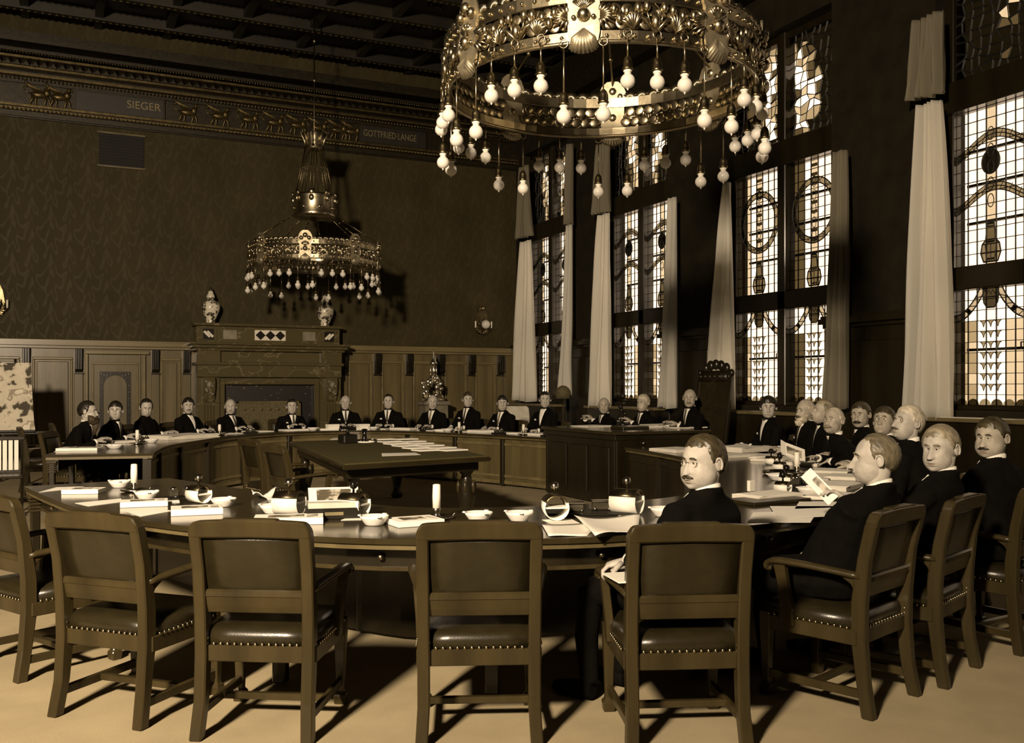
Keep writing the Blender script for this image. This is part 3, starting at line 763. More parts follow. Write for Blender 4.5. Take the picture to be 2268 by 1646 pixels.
# ---------------------------------------------------------------- the map on its easel
A, B = ty(-70, 900, 16.6), ty(62, 822, 16.6)
ez = thing('easel', 'dark wooden easel holding up the wall map', 'easel', ((A.x+B.x)/2, 16.75, 0))
for s in (-1, 1): MB().tube([(s*.42, -.02, 0), (s*.22, .05, 1.95)], .022, 6).build('leg', 'wood_dark', ez)
MB().tube([(0, .55, 0), (0, .08, 1.9)], .022, 6).build('leg', 'wood_dark', ez); MB().box(-.7, .7, -.10, .0, .78, .82).build('ledge', 'wood_dark', ez)
mp_ = thing('map_board', 'big mottled map on a board standing by the wainscot at the left edge', 'map', ((A.x+B.x)/2, 16.62, .82))
w0 = ty(72, 850, 16.6).x-(A.x+B.x)/2
rows = []
for q in range(9):
    f = q/8; rows.append([(-w0, -.03+.1*f, 1.05*f), (w0*(1.09-.14*f**.6), -.03+.1*f, 1.05*f+.02*f), (w0*(1.09-.14*f**.6), -.018+.1*f, 1.05*f+.02*f), (-w0, -.018+.1*f, 1.05*f)])
MB().loft(rows).build('sheet', 'map', mp_); MB().box(-w0, w0*1.08, -.05, 0, -.0, .03).build('lower_batten', 'wood_dark', mp_)

# ---------------------------------------------------------------- armchair
def make_chair():
    t = thing('armchair', '', 'chair', (0, 0, 0), 0, 'armchairs round the council table')
    for s in (-1, 1):
        pr = [(-.285, 0), (-.255, .16), (-.235, .36), (-.238, .52), (-.262, .72), (-.300, .885)]
        rings = []
        for k, (y, z) in enumerate(pr):
            xx = s*(.232+.006*k/5+(.010 if k == 0 else 0)); w, d = (.026, .028) if k not in (2, 3) else (.026, .034)
            rings.append([(xx-w, y-d, z), (xx+w, y-d, z), (xx+w, y+d, z), (xx-w, y+d, z)])
        MB().loft(rings).build('back_leg', 'wood_chair', t, bevel=.006)
        # front leg, arm and arm support
        MB().loft([[(s*.245-w, .235-w, z), (s*.245+w, .235-w, z), (s*.245+w, .235+w, z), (s*.245-w, .235+w, z)] for z, w in ((0, .026), (.045, .030), (.06, .018), (.20, .022), (.34, .028), (.41, .028))]).build('front_leg', 'wood_chair', t, bevel=.004)
        ar = [(s*.240, -.245, .640), (s*.262, -.10, .655), (s*.285, .06, .668), (s*.292, .165, .668), (s*.292, .205, .650), (s*.290, .200, .628), (s*.288, .185, .636)]
        MB().tube(catmull(ar, 3), [.024]*10+[.021]*5+[.016]*4, 8, flat=(1.25, .72)).build('arm', 'wood_chair', t, True)
        br_ = MB(); br_.prism([(-.24, .63), (-.10, .645), (-.15, .63), (-.20, .60), (-.225, .55), (-.24, .50)], s*.24-.013, s*.24+.013, 'x'); br_.build('arm_brace', 'wood_chair', t, bevel=.004)
        MB().loft([[(s*x-.018, y-w, z), (s*x+.018, y-w, z), (s*x+.018, y+w, z), (s*x-.018, y+w, z)] for x, y, z, w in ((.262, .11, .36, .038), (.266, .115, .45, .034), (.275, .125, .55, .026), (.285, .14, .655, .030))]).build('arm_support', 'wood_chair', t, bevel=.004)
        MB().box(s*.25-.016, s*.25+.016, -.235, .24, .325, .395).build('seat_rail', 'wood_chair', t, bevel=.004)
        MB().box(s*.243-.012, s*.243+.012, -.255, .23, .085, .125).build('stretcher', 'wood_chair', t, bevel=.004)
    MB().box(-.25, .25, -.248, -.218, .325, .395).build('seat_rail', 'wood_chair', t, bevel=.004)
    MB().box(-.25, .25, .22, .252, .325, .395).build('seat_rail', 'wood_chair', t, bevel=.004)
    MB().box(-.235, .235, -.02, .012, .09, .12).build('stretcher', 'wood_chair', t, bevel=.004)
    # top rail, gently arched, with rounded shoulders and a raised middle
    n = 28; outer = []; inner = []
    for k in range(n+1):
        x = -.264+.528*k/n; e = abs(x)/.264
        z = .945-.010*e*e-(.035*max(0, (e-.88)/.12)**2.5)
        outer.append((x, z)); inner.append((x, .868-.004*e))
    poly = outer+inner[::-1]
    def lean(z): return -.262-(z-.72)*.23
    mb = MB(); m_ = len(poly)
    vs = [(x, lean(z)-.030, z) for x, z in poly]+[(x, lean(z)+.026, z) for x, z in poly]
    mb.add(vs, [(i, (i+1) % m_, m_+(i+1) % m_, m_+i) for i in range(m_)]+[(i, i+1, m_-2-i, m_-1-i) for i in range(n)]+[(m_+i, m_+m_-1-i, m_+m_-2-i, m_+i+1) for i in range(n)])
    mb.build('top_rail', 'wood_chair', t, bevel=.007)
    MB().prism([(-.125, .938), (-.12, .9475), (-.105, .950), (.105, .950), (.12, .9475), (.125, .938)], lean(.94)-.026, lean(.94)+.022, 'y').build('crest', 'wood_chair', t, bevel=.003)
    MB().loft([[(-.235, lean(z)+a, z), (.235, lean(z)+a, z), (.235, lean(z)+b, z), (-.235, lean(z)+b, z)] for z, a, b in ((.535, -.026, .022), (.565, -.030, .026), (.612, -.030, .026))]).build('lower_rail', 'wood_chair', t, bevel=.004)
    MB().loft([[(-.21, lean(z)+a, z), (.21, lean(z)+a, z), (.21, lean(z)+b, z), (-.21, lean(z)+b, z)] for z, a, b in ((.610, -.034, 0), (.630, -.028, 0), (.638, -.016, 0))]).build('panel_sill', 'wood_chair', t)
    rings = []
    for z, g in ((.612, 0), (.635, .010), (.74, .016), (.85, .010), (.872, 0)):
        rings.append([(x, lean(z)-.006-g*(1-(x/.215)**2)*.7, z) for x in (-.212, -.1, 0, .1, .212)]+[(x, lean(z)+.012+g*(1-(x/.215)**2), z) for x in (.212, .1, 0, -.1, -.212)])
    MB().loft(rings).build('back_pad', 'leather', t, True)
    rings = []
    for z, e in ((.385, 0), (.43, .004), (.455, -.006), (.472, -.04), (.480, -.11)):
        rings.append([(x*(1+e/.24), y*(1+e/.24), z) for x, y in ((-.245, -.225), (-.12, -.235), (0, -.238), (.12, -.235), (.245, -.225), (.262, 0), (.262, .245), (.1, .268), (-.1, .268), (-.262, .245), (-.262, 0))])
    MB().loft(rings).build('seat', 'leather', t, True)
    nl = MB()
    for k in range(15): nl.ell((-.213+k*.0304, -.247, .402), (.0075, .005, .0075), 6, 4)
    for s in (-1, 1):
        for k in range(14): nl.ell((s*.268, -.19+k*.031, .402), (.005, .0075, .0075), 6, 4)
        nl.ell((s*.213, -.247, .425), (.0075, .005, .0075), 6, 4)
    for k in range(15): nl.ell((-.213+k*.0304, .262, .402), (.0075, .005, .0075), 6, 4)
    nl.build('nail_row', 'nail', t, True)['kind'] = 'stuff'
    return t
chair0 = make_chair(); _first = [True]
def chair(x, y, fx, fy, label, back=True):
    """x, y: middle between the back feet"""
    n = math.hypot(fx, fy); fx, fy = fx/n, fy/n
    if back: x, y = x+.285*fx, y+.285*fy
    if _first[0]:
        _first[0] = False; chair0.location = (x, y, 0); chair0.rotation_euler = (0, 0, heading(fx, fy)); chair0['label'] = label; return chair0
    return dup(chair0, (x, y, 0), heading(fx, fy), label)
chair(-.28, 5.69, .88, .47, 'empty wooden armchair cut by the left picture edge')
chair(.165, 4.67, .72, .70, 'empty leather-backed armchair at the left in the front row')
chair(.75, 4.135, .50, .86, 'empty leather-backed armchair, second from the left in the front row')
chair(1.60, 3.675, .38, .92, 'empty leather-backed armchair seen squarely from behind in the middle')
chair(2.36, 3.25, .36, .93, 'armchair of the moustached man looking back at the camera')
chair(3.55, 3.29, -.32, .95, 'armchair under the balding man in profile at the near table end')
chair(4.23, 3.475, -.37, .93, 'armchair under the clean-shaven grey man looking round at the right')
# two armchairs at the middle table and spare ones by the far left wall
p = td(612, 1000, 9.25); chair(p.x, p.y, .97, .22, 'wooden armchair drawn up to the cloth-topped middle table, nearer one')
p = td(556, 1000, 10.35); chair(p.x, p.y, .97, .22, 'wooden armchair drawn up to the cloth-topped middle table, farther one')
p = td(118, 900, 14.9); chair(p.x, p.y, .95, .1, 'dark empty chair between the map and the bearded man')
p = td(48, 900, 13.5); chair(p.x, p.y, .95, .1, 'dark empty chair with its back against the map')
# the pale slatted chair at the left edge
p = ty(5, 900, 12.6)
sc_ = thing('slatted_chair', 'light slat-backed chair cut by the left picture edge', 'chair', (p.x, 12.9, 0), PI)
for s in (-1, 1):
    MB().tube([(s*.19, -.22, 0), (s*.19, -.2, .45), (s*.19, -.26, .88)], .018, 6).build('back_leg', 'wood_dark', sc_); MB().tube([(s*.2, .2, 0), (s*.2, .2, .44)], .018, 6).build('front_leg', 'wood_dark', sc_)
for k in range(5): MB().box(-.15+k*.062, -.105+k*.062, -.255, -.24, .5, .86).build('back_slat', 'paper', sc_)
MB().box(-.22, .22, -.275, -.235, .86, .91).build('top_rail', 'wood_dark', sc_, bevel=.008); MB().box(-.22, .22, -.23, .23, .43, .46).build('seat', 'wood_dark', sc_, bevel=.008); MB().box(-.2, .2, -.25, -.22, .47, .5).build('lower_rail', 'wood_dark', sc_)
p = tz(28, 1032, .62)
bg = tag(MB().loft([[(x*w, y, z) for x, y in ((-.5, -.12), (.5, -.12), (.5, .12), (-.5, .12))] for z, w in ((0, .5), (.08, .52), (.18, .5))]).build('bundle', 'paper_grey', loc=(p.x-.25, p.y, .0)), 'pale bundle on the floor by the left picture edge', 'bundle')

# ---------------------------------------------------------------- the council tables
TZ = .78
N_OUT = [(-.21, 7.84), (-.07, 7.11), (.18, 6.08), (.58, 5.27), (1.09, 4.64), (1.53, 4.31), (2.11, 4.06), (2.55, 3.97), (3.34, 3.99), (3.91, 4.13), (4.62, 4.55), (5.85, 5.9), (6.85, 7.8), (7.28, 9.75)]
N_IN = [(.81, 8.07), (1.12, 7.19), (1.42, 6.4), (1.74, 5.75), (2.02, 5.40), (2.55, 5.20), (3.0, 5.16), (3.35, 5.17), (3.73, 5.27), (4.2, 5.58), (4.75, 6.15), (5.4, 7.1), (5.92, 8.38), (6.20, 9.85)]
F_IN = [(.97, 11.2), (1.12, 12.0), (1.30, 12.7), (1.73, 13.63), (2.28, 14.6), (2.88, 15.2), (3.39, 15.56), (3.98, 15.74), (4.61, 15.7), (5.31, 15.0), (6.02, 13.4), (6.40, 12.2)]
def smooth(pts, n=6): return [(p[0], p[1]) for p in catmull([(a, b, 0) for a, b in pts], n)]
def resample(pts, n):
    d = [0]
    for a, b in zip(pts, pts[1:]): d.append(d[-1]+math.dist(a, b))
    out = []; k = 0
    for i in range(n+1):
        s = d[-1]*i/n
        while k < len(pts)-2 and d[k+1] < s: k += 1
        f = (s-d[k])/(d[k+1]-d[k]+1e-9); out.append((pts[k][0]+(pts[k+1][0]-pts[k][0])*f, pts[k][1]+(pts[k+1][1]-pts[k][1])*f))
    return out
def offset(pts, w):
    out = []
    for i, p in enumerate(pts):
        a, b = pts[max(i-1, 0)], pts[min(i+1, len(pts)-1)]; dx, dy = b[0]-a[0], b[1]-a[1]; n = math.hypot(dx, dy)
        out.append((p[0]-dy/n*w, p[1]+dx/n*w))
    return out
nin, nout = resample(smooth(N_IN), 72), resample(smooth(N_OUT), 72)
fin = resample(smooth(F_IN), 60); fout = offset(fin, 1.08)
fout = [(x-.02, y) for x, y in fout]
def strip(mb, A, B, z0, z1):
    n = len(A); rings = []
    for (ax, ay), (bx, by) in zip(A, B): rings.append([(ax, ay, z0), (bx, by, z0), (bx, by, z1), (ax, ay, z1)])
    mb.loft(rings); return mb
def lerp2(A, B, t): return [(a[0]+(b[0]-a[0])*t, a[1]+(b[1]-a[1])*t) for a, b in zip(A, B)]
def council(name, label, A, B, panels_in):
    t = thing(name, label, 'table', (0, 0, 0))
    strip(MB(), A, B, TZ-.028, TZ).build('tabletop', 'wood_table', t)
    strip(MB(), lerp2(A, B, .012), lerp2(A, B, .988), TZ-.055, TZ-.028).build('edge_moulding', 'wood_panel', t)
    n = len(A)
    # aprons on the sitting side (drawer fronts) and panelled screen on the inner side
    for i in range(0, n-1, 6):
        j = min(i+6, n-1)
        o = lerp2(A, B, .90); o2 = lerp2(A, B, .875)
        strip(MB(), o[i:j+1], o2[i:j+1], .62, TZ-.055).build('drawer_front', 'wood_dark', t)
        q = lerp2(A, B, .905)
        strip(MB(), q[i:j+1], o2[i:j+1], .605, .625).build('apron_bead', 'wood_chair', t)
        m = (i+j)//2; c = o[m]
        MB().ell((c[0]+(B[m][0]-A[m][0])*.02, c[1]+(B[m][1]-A[m][1])*.02, .675), (.016, .016, .016)).build('drawer_knob', 'brass', t, True)
        # ribbed bracket over each leg
        ang = math.atan2(B[i][1]-A[i][1], B[i][0]-A[i][0]); R3 = Matrix.Rotation(ang, 3, 'Z')
        e = lerp2(A, B, .93)[i]; lg = MB()
        lg.cbox((e[0], e[1], .37), (.06, .07, .70), R3); 
        L_ = lg.build('leg', 'wood_dark', t, bevel=.008)
        for z in (.60, .625, .65, .675): MB().cbox((e[0], e[1], z), (.085, .085, .014), R3).build('leg_reed', 'wood_chair', L_, bevel=.003)
        MB().cbox((e[0], e[1], .705), (.10, .10, .03), R3).build('leg_cap', 'wood_chair', L_, bevel=.004)
        # inner screen, one panel per bay
        s0, s1 = lerp2(A, B, .06), lerp2(A, B, .10)
        strip(MB(), s0[i:j+1], s1[i:j+1], .03, TZ-.055).build('screen_panel', 'wood_dark' if name == 'council_table' else 'wood_panel', t)  # near table's screen uses darker wood to paint in the shade under the top
        r0 = lerp2(A, B, .045)
        for z0, z1 in ((.62, .66), (.14, .18), (.04, .09)): strip(MB(), r0[i:j+1], s0[i:j+1], z0, z1).build('screen_rail', 'wood_dark' if name == 'council_table' else 'wood_rail', t)  # near table's rails carry the same painted shade
        MB().cbox((s0[i][0], s0[i][1], .37), (.10, .07, .70), R3).build('screen_post', 'wood_dark', t, bevel=.006)
    return t
council('council_table', 'long polished council table curving through the foreground and round to the right', nin, nout, True)
council('far_council_table', 'curved council table along the far side before the seated men', fin, fout, True)

# ---------------------------------------------------------------- presiding desk
dk_ = thing('presiding_desk', 'raised dark desk closing the ring of tables before the windows', 'desk', (6.98, 11.15, 0))
MB().box(-.74, .74, -1.0, 1.0, .91, .95).build('desk_top', 'wood_table', dk_, bevel=.006)
MB().box(-.70, .70, -.96, .96, .84, .91).build('desk_frieze', 'wood_dark', dk_, bevel=.006)
for y in (-.96, .9): MB().box(-.68, .45, y, y+.06, .02, .84).build('desk_side', 'wood_dark', dk_, bevel=.006)
MB().box(-.68, -.62, -.90, .90, .02, .84).build('desk_front', 'wood_dark', dk_, bevel=.006)
for k in range(3): MB().box(-.70, -.68, -.80+k*.56, -.32+k*.56, .15, .75).build('desk_panel', 'wood_dark', dk_, bevel=.012)
MB().ell((-.30, -.985, .80), (.02, .012, .02)).build('keyhole_plate', 'brass', dk_, True)
# the tall carved chair
pc = thing('carved_chair', 'tall carved high-back chair of the presiding officer', 'chair', (8.06, 10.93, 0), heading(-.96, -.28))
for s in (-1, 1):
    MB().loft([[(s*.27-.028, y-.03, z), (s*.27+.028, y-.03, z), (s*.27+.028, y+.03, z), (s*.27-.028, y+.03, z)] for y, z in ((-.30, 0), (-.25, .4), (-.27, .7), (-.36, 1.25), (-.43, 1.66))]).build('back_leg', 'wood_dark', pc, bevel=.006)
    MB().ell((s*.27, -.435, 1.71), (.05, .045, .055)).build('post_finial', 'wood_dark', pc, True)
    MB().tube(catmull([(s*.28, -.27, .72), (s*.31, -.05, .70), (s*.33, .14, .72), (s*.33, .2, .68)], 4), .026, 8).build('arm', 'wood_chair', pc, True)
    MB().tube([(s*.31, .16, .44), (s*.32, .15, .70)], .024, 8).build('arm_support', 'wood_dark', pc, True)
    MB().tube([(s*.29, .24, 0), (s*.29, .24, .42)], .03, 8).build('front_leg', 'wood_dark', pc, True)
MB().box(-.31, .31, -.25, .28, .38, .50).build('seat', 'leather', pc, bevel=.02)
MB().loft([[(-.25, y-.02, z), (.25, y-.02, z), (.25, y+.02, z), (-.25, y+.02, z)] for y, z in ((-.28, .62), (-.36, 1.25), (-.42, 1.6))]).build('back_pad', 'leather', pc, bevel=.006)
cr_ = MB(); cr_.cbox((0, -.43, 1.66), (.54, .07, .16), Matrix.Rotation(.12, 3, 'X'))
for k in range(5): cr_.ell((-.18+k*.09, -.44, 1.78+.05*math.sin(PI*k/4)), (.062, .045, .075))
for k in range(7): cr_.ell((-.24+k*.08, -.41, 1.66), (.03, .03, .035))
cr_.build('carved_crest', 'wood_dark', pc, True)

# ---------------------------------------------------------------- middle table with cloth top
c0, c1, c2 = tz(640, 978, .80), tz(760, 1029, .80), tz(1088, 1010, .80)
ux = (c2-c1); uy = (c0-c1)
wx = ux.length; ang = math.atan2(ux.y, ux.x)*.5+(math.atan2(uy.y, uy.x)-PI/2)*.5
mt_ = thing('middle_table', 'low-lit rectangular table with a felt top inside the ring', 'table', (c1.x, c1.y, 0), 0)
q0, q1, q2 = (c1.x, c1.y), (c2.x, c2.y), (c0.x, c0.y); q3 = (q1[0]+q2[0]-q0[0], q1[1]+q2[1]-q0[1])
loc4 = [(0, 0), (q1[0]-q0[0], q1[1]-q0[1]), (q3[0]-q0[0], q3[1]-q0[1]), (q2[0]-q0[0], q2[1]-q0[1])]
mcx, mcy = sum(p[0] for p in loc4)/4, sum(p[1] for p in loc4)/4
def quad(f): return [(mcx+(p[0]-mcx)*f, mcy+(p[1]-mcy)*f) for p in loc4]
MB().prism(quad(1.0), .745, .79, 'z').build('tabletop', 'wood_table', mt_, bevel=.012)
MB().prism(quad(.965), .79, .80, 'z').build('felt_top', 'felt', mt_)
MB().prism(quad(.90), .64, .745, 'z').build('apron', 'wood_dark', mt_, bevel=.006)
for f in quad(.80):
    MB().lathe([(.06, 0), (.085, .04), (.05, .10), (.06, .2), (.095, .34), (.10, .46), (.06, .54), (.05, .58), (.08, .62), (.08, .645)], 12, (f[0], f[1], 0)).build('leg', 'wood_dark', mt_, True)
    b = MB()
    for k in range(6): a = k*PI/3; b.ell((f[0]+.09*math.cos(a), f[1]+.09*math.sin(a), .46), (.025, .025, .07), 6, 5)
    b.build('leg_carving', 'wood_chair', mt_, True)
# ---------------------------------------------------------------- chandeliers
RC = 1.10
def chandelier(cx, cy, z0, zc, label, rot, first=None):
    if first:
        r = first.copy(); C.objects.link(r); r.location = (cx, cy, z0); r.rotation_euler = (0, 0, rot); r['label'] = label
        for ch in list(first.children):
            c = ch.copy(); C.objects.link(c); c.parent = r
            for g in ch.children: d = g.copy(); C.objects.link(d); d.parent = c
        return r
    t = thing('chandelier', label, 'chandelier', (cx, cy, z0), rot, 'ring chandeliers of the hall')
    def cyl(a, z, r=RC): return Vector((r*math.sin(a), -r*math.cos(a), z))
    # plain hoops
    for nm, za, zb, ra in (('lower_hoop', 0, .065, RC), ('upper_hoop', .24, .315, RC+.012)):
        rings = []
        for k in range(65):
            a = 2*PI*k/64; rings.append([cyl(a, za, ra-.008), cyl(a, za, ra+.008), cyl(a, zb, ra+.008), cyl(a, zb, ra-.008)])
        MB().loft(rings, cap=False).build(nm, 'brass', t)
    MB().torus((0, 0, .0), RC, .014, 64, 6).build('lower_bead', 'brass', t, True)
    # openwork leaf panel for one eighth, shared
    lf = MB(); half = PI/8-.085
    def leaf(a, z, la, lz, n=7, spread=1.1, dirn=0):
        for k in range(n):
            q = dirn+(k/(n-1)-.5)*2*spread
            e = cyl(a+la*math.sin(q), z+lz*math.cos(q), RC+.012)
            m = cyl(a+la*.5*math.sin(q), z+lz*.5*math.cos(q), RC+.03)
            lf.tube([cyl(a, z, RC+.01), m, e], [.007, .016, .006], 5, flat=(1.5, .6))
    for s in (-1, 1):
        leaf(s*half, .155, .11, .085, 9, 1.35, -s*PI/2)
        leaf(s*half*.40, .07, .10, .15, 7, .9, s*.25)
        lf.tube([cyl(0, .06, RC+.01), cyl(s*.06, .13, RC+.03), cyl(s*.13, .16, RC+.03), cyl(s*.19, .12, RC+.02), cyl(s*.16, .08, RC+.01)], [.012, .012, .010, .009, .007], 6)
        for da, z in ((.05, .21), (.10, .20), (.16, .175), (.20, .13), (.23, .19)):
            lf.ell(cyl(s*da, z, RC+.025), (.024, .024, .034), 7, 5); lf.tube([cyl(s*da*.6, .11, RC+.012), cyl(s*da, z-.02, RC+.02)], .006, 5)
    lf.ell(cyl(0, .12, RC+.025), (.03, .03, .045), 8, 6)
    R_ = random.Random(17)
    for i_ in range(9):
        for j_ in range(2):
            a0 = -half+(i_+.5+.25*(-1)**j_)*2*half/9; c_ = cyl(a0, .11+.085*j_, RC)
            lf.ell(c_, (.046, .006, .036), 8, 6, Matrix.Rotation(a0, 3, 'Z') @ Matrix.Rotation(R_.uniform(-.9, .9), 3, 'Y'))
    lfm = lf.mesh('leaf_panel', 'brass', True)
    # scalloped crest of shells
    cr = MB(); nsh = 7
    for k in range(nsh):
        a0 = -half+(k+.5)*2*half/nsh
        for q in range(7):
            g = (q-3)*.34; cr.tube([cyl(a0, .31, RC+.012), cyl(a0+.052*math.sin(g), .31+.055*math.cos(g), RC+.018)], [.006, .010], 5)
    crm = cr.mesh('shell_crest', 'brass', True)
    sd = MB()
    for k in range(8):
        a0 = -half+(k+.5)*2*half/8; sd.ell(cyl(a0, .278, RC+.024), (.015, .015, .015), 7, 5); sd.ell(cyl(a0, .032, RC+.012), (.013, .013, .013), 7, 5)
    sdm = sd.mesh('stud_row', 'nail', True)
    # medallion: tall plate, bosses, shell drop
    md = MB(); prof = [(.0, -.035), (.05, -.03), (.085, .0), (.095, .05), (.095, .26), (.11, .30), (.11, .36), (.085, .42), (.045, .455), (0, .46)]
    pl = [(x, z) for x, z in prof]+[(-x, z) for x, z in prof[::-1] if x > 0]
    n = len(pl); vs = []
    for off in (0, .016):
        vs += [cyl(x/RC, z, RC+.016+off) for x, z in pl]
    md.add(vs, [tuple(range(n-1, -1, -1)), tuple(range(n, 2*n))]+[(i, (i+1) % n, n+(i+1) % n, n+i) for i in range(n)])
    mdm = md.mesh('medallion', 'brass_matte')
    bo = MB()
    for x, z, r in ((-.062, .33, .036), (.062, .33, .036), (0, .375, .042), (0, .155, .042), (-.058, .14, .016), (.058, .14, .016), (-.03, .255, .015), (0, .262, .015), (.03, .255, .015)): bo.ell(cyl(x/RC, z, RC+.04), (r, r, r), 10, 7)
    for k in range(9):
        g = (k-4)*.24; bo.tube([cyl(0, .19, RC+.032), cyl(.075*math.sin(g)/RC, .19+.09*math.cos(g), RC+.036)], [.004, .011], 5)
    bom = bo.mesh('boss', 'brass', True)
    sh = MB()
    for k in range(9):
        g = (k-4)*.30; sh.tube([cyl(0, .07, RC+.03), cyl(.055*math.sin(g)/RC, .03-.045*math.cos(g*.8), RC+.055), cyl(.088*math.sin(g)/RC, .0-.075*math.cos(g*.8), RC+.02)], [.010, .024, .012], 6)
    shm = sh.mesh('shell_drop', 'brass_matte', True)
    rodm = MB().tube([cyl(0, .42, RC+.02), cyl(0, .90, .36)], .008, 6).mesh('stay_rod', 'brass_dark', True)
    eye = MB()
    for f in (.3, .55, .8): p = cyl(0, .42, RC+.02).lerp(cyl(0, .90, .36), f); eye.ell(p, (.02, .02, .02), 6, 4)
    eyem = eye.mesh('rod_knot', 'brass_dark', True)
    r2 = MB()
    for s in (-1, 1): r2.tube([cyl(s*.12, 1.22, .34), cyl(s*.1, 1.7, .24), cyl(s*.1, 2.14, .15)], .007, 5); r2.ell(cyl(s*.1, 1.72, .235), (.016, .016, .022), 6, 4)
    r2m = r2.mesh('upper_rod', 'brass_dark', True)
    # pendants
    def pend(lg):
        m1 = MB().torus((0, 0, 0), .026, .0045, 14, 5, Matrix.Rotation(PI/2, 3, 'X')); m1.tube([(0, 0, -.024), (0, 0, -.03-lg)], .0055, 6); m1 = m1.mesh('drop_rod', 'brass', True)
        z = -.03-lg
        m2 = MB().lathe([(.007, z+.006), (.014, z), (.022, z-.010), (.029, z-.030), (.031, z-.066), (.036, z-.072), (.031, z-.080)], 12).mesh('socket', 'brass_dark', True)
        m4 = MB().lathe([(.022, z-.078), (.026, z-.083), (.026, z-.090), (.019, z-.094)], 12).mesh('porcelain_collar', 'porcelain_ring', True)
        c = z-.145; pr = [(.019, z-.090), (.021, c+.042)]+[(.045*math.sin(q), c+.045*math.cos(q)) for q in [.50+2.48*k/12 for k in range(13)]]+[(.006, c-.048), (.004, c-.055), (.0008, c-.057)]
        m3 = MB().lathe(pr, 16).mesh('bulb', 'bulb', True)
        return (m1, 'drop_rod'), (m2, 'socket'), (m4, 'porcelain_collar'), (m3, 'bulb')
    short, long_ = pend(.115), pend(.265)
    for k in range(8):
        a = k*PI/4
        link('leaf_panel', lfm, t, None, a+PI/8); link('shell_crest', crm, t, None, a+PI/8); link('stud_row', sdm, t, None, a+PI/8)
        m = link('medallion', mdm, t, None, a); link('boss', bom, m); link('shell_drop', shm, m)
        r = link('stay_rod', rodm, t, None, a); link('rod_knot', eyem, r); link('upper_rod', r2m, t, None, a)
        for da, kind, zz in ((-.105, long_, -.015), (.105, long_, -.015), (PI/8-.16, short, .035), (PI/8, short, .035), (PI/8+.16, short, .035)):
            p = cyl(a+da, zz, RC+.045)
            root = None
            for i, (me, nm) in enumerate(kind):
                if i == 0: root = link('pendant', me, t, p, a+da)
                else: link(nm, me, root)
    # crown and upper cup
    MB().lathe([(.36, .86), (.38, .88), (.37, .92), (.36, 1.16), (.385, 1.22), (.37, 1.25), (.34, 1.25), (.34, .88)], 24).build('crown_ring', 'brass', t, True)
    cb = [(MB().ell(cyl(0, 1.16, .37), (.045, .045, .06)).mesh('crown_boss', 'brass', True), 0), (MB().ell(cyl(0, 1.26, .37), (.06, .03, .05), 8, 5).mesh('crown_boss', 'brass', True), 0), (MB().ell(cyl(0, 1.0, .375), (.05, .03, .03), 8, 5).mesh('crown_boss', 'brass', True), .39)]
    for k in range(8):
        for me_, da in cb: link('crown_boss', me_, t, None, k*PI/4+da)
    b = MB(); b.lathe([(.10, 2.05), (.15, 2.08), (.13, 2.14), (.15, 2.2), (.19, 2.35), (.185, 2.36), (.12, 2.22), (.09, 2.1)], 16)
    for k in range(8): a = k*PI/4; b.tube([cyl(a, 2.1, .14), cyl(a, 2.25, .18), cyl(a, 2.38, .24), cyl(a, 2.36, .27)], [.012, .02, .016, .006], 6)
    b.build('upper_cup', 'brass', t, True)
    MB().tube([(0, 0, .95), (0, 0, zc-z0)], .013, 8).build('suspension_rod', 'brass_dark', t, True)
    b = MB(); b.lathe([(.35, .9), (.12, .86), (.04, .80), (.001, .76)], 16); b.build('crown_bowl', 'brass_dark', t, True)
    b = MB()
    for z in (2.6, 3.3, 4.0): b.ell((0, 0, z), (.025, .025, .035))
    b.build('rod_knop', 'brass', t, True)
    return t
d1 = 6.9; p = td(1330, 300, d1); yawc = math.atan2(p.x, p.y)
ch1 = chandelier(p.x, p.y, 3.60, ZC-.2, 'great brass ring chandelier hanging close overhead at the top of the picture', -yawc-.09)
d2 = 17.0; p = td(696, 500, d2)
chandelier(p.x, p.y, 3.66, ZC, 'smaller-looking brass ring chandelier hanging far back before the fireplace wall', -math.atan2(p.x, p.y)-.13, ch1)

# ---------------------------------------------------------------- things on the tables
SCN = {}
def onT(px, py, z=TZ): return tz(px, py, z)
def sheet(corners, label, z=TZ, mat='paper', name='paper_sheet', group=None, curl=0., cat='paper', n=6, thick=.0015):
    """four picture points (near-left, near-right, far-right, far-left) on the table plane"""
    P = [tz(a, b, z) for a, b in corners]; o = sum(P, Vector())/4
    top = []; bot = []
    for j in range(n+1):
        for i in range(n+1):
            u, v = i/n, j/n
            q = (P[0]*(1-u)+P[1]*u)*(1-v)+(P[3]*(1-u)+P[2]*u)*v-o
            h = curl*(math.sin(u*5+v*3)*.5+.5)*(.3+abs(u-.5)+abs(v-.5)) if curl else 0
            top.append((q.x, q.y, h+thick)); bot.append((q.x, q.y, h))
    m = n+1; fs = []; k = len(top)
    for j in range(n):
        for i in range(n):
            a = j*m+i; fs.append((a, a+1, a+m+1, a+m)); fs.append((k+a, k+a+m, k+a+m+1, k+a+1))
    for i in range(n):
        fs += [(i, k+i, k+i+1, i+1), (n*m+i, n*m+i+1, k+n*m+i+1, k+n*m+i), (i*m, (i+1)*m, k+(i+1)*m, k+i*m), (i*m+n, k+i*m+n, k+(i+1)*m+n, (i+1)*m+n)]
    ob = MB().add(top+bot, fs).build(name, mat, smooth=bool(curl), loc=(o.x, o.y, z+.0008))
    return tag(ob, label, cat, group)
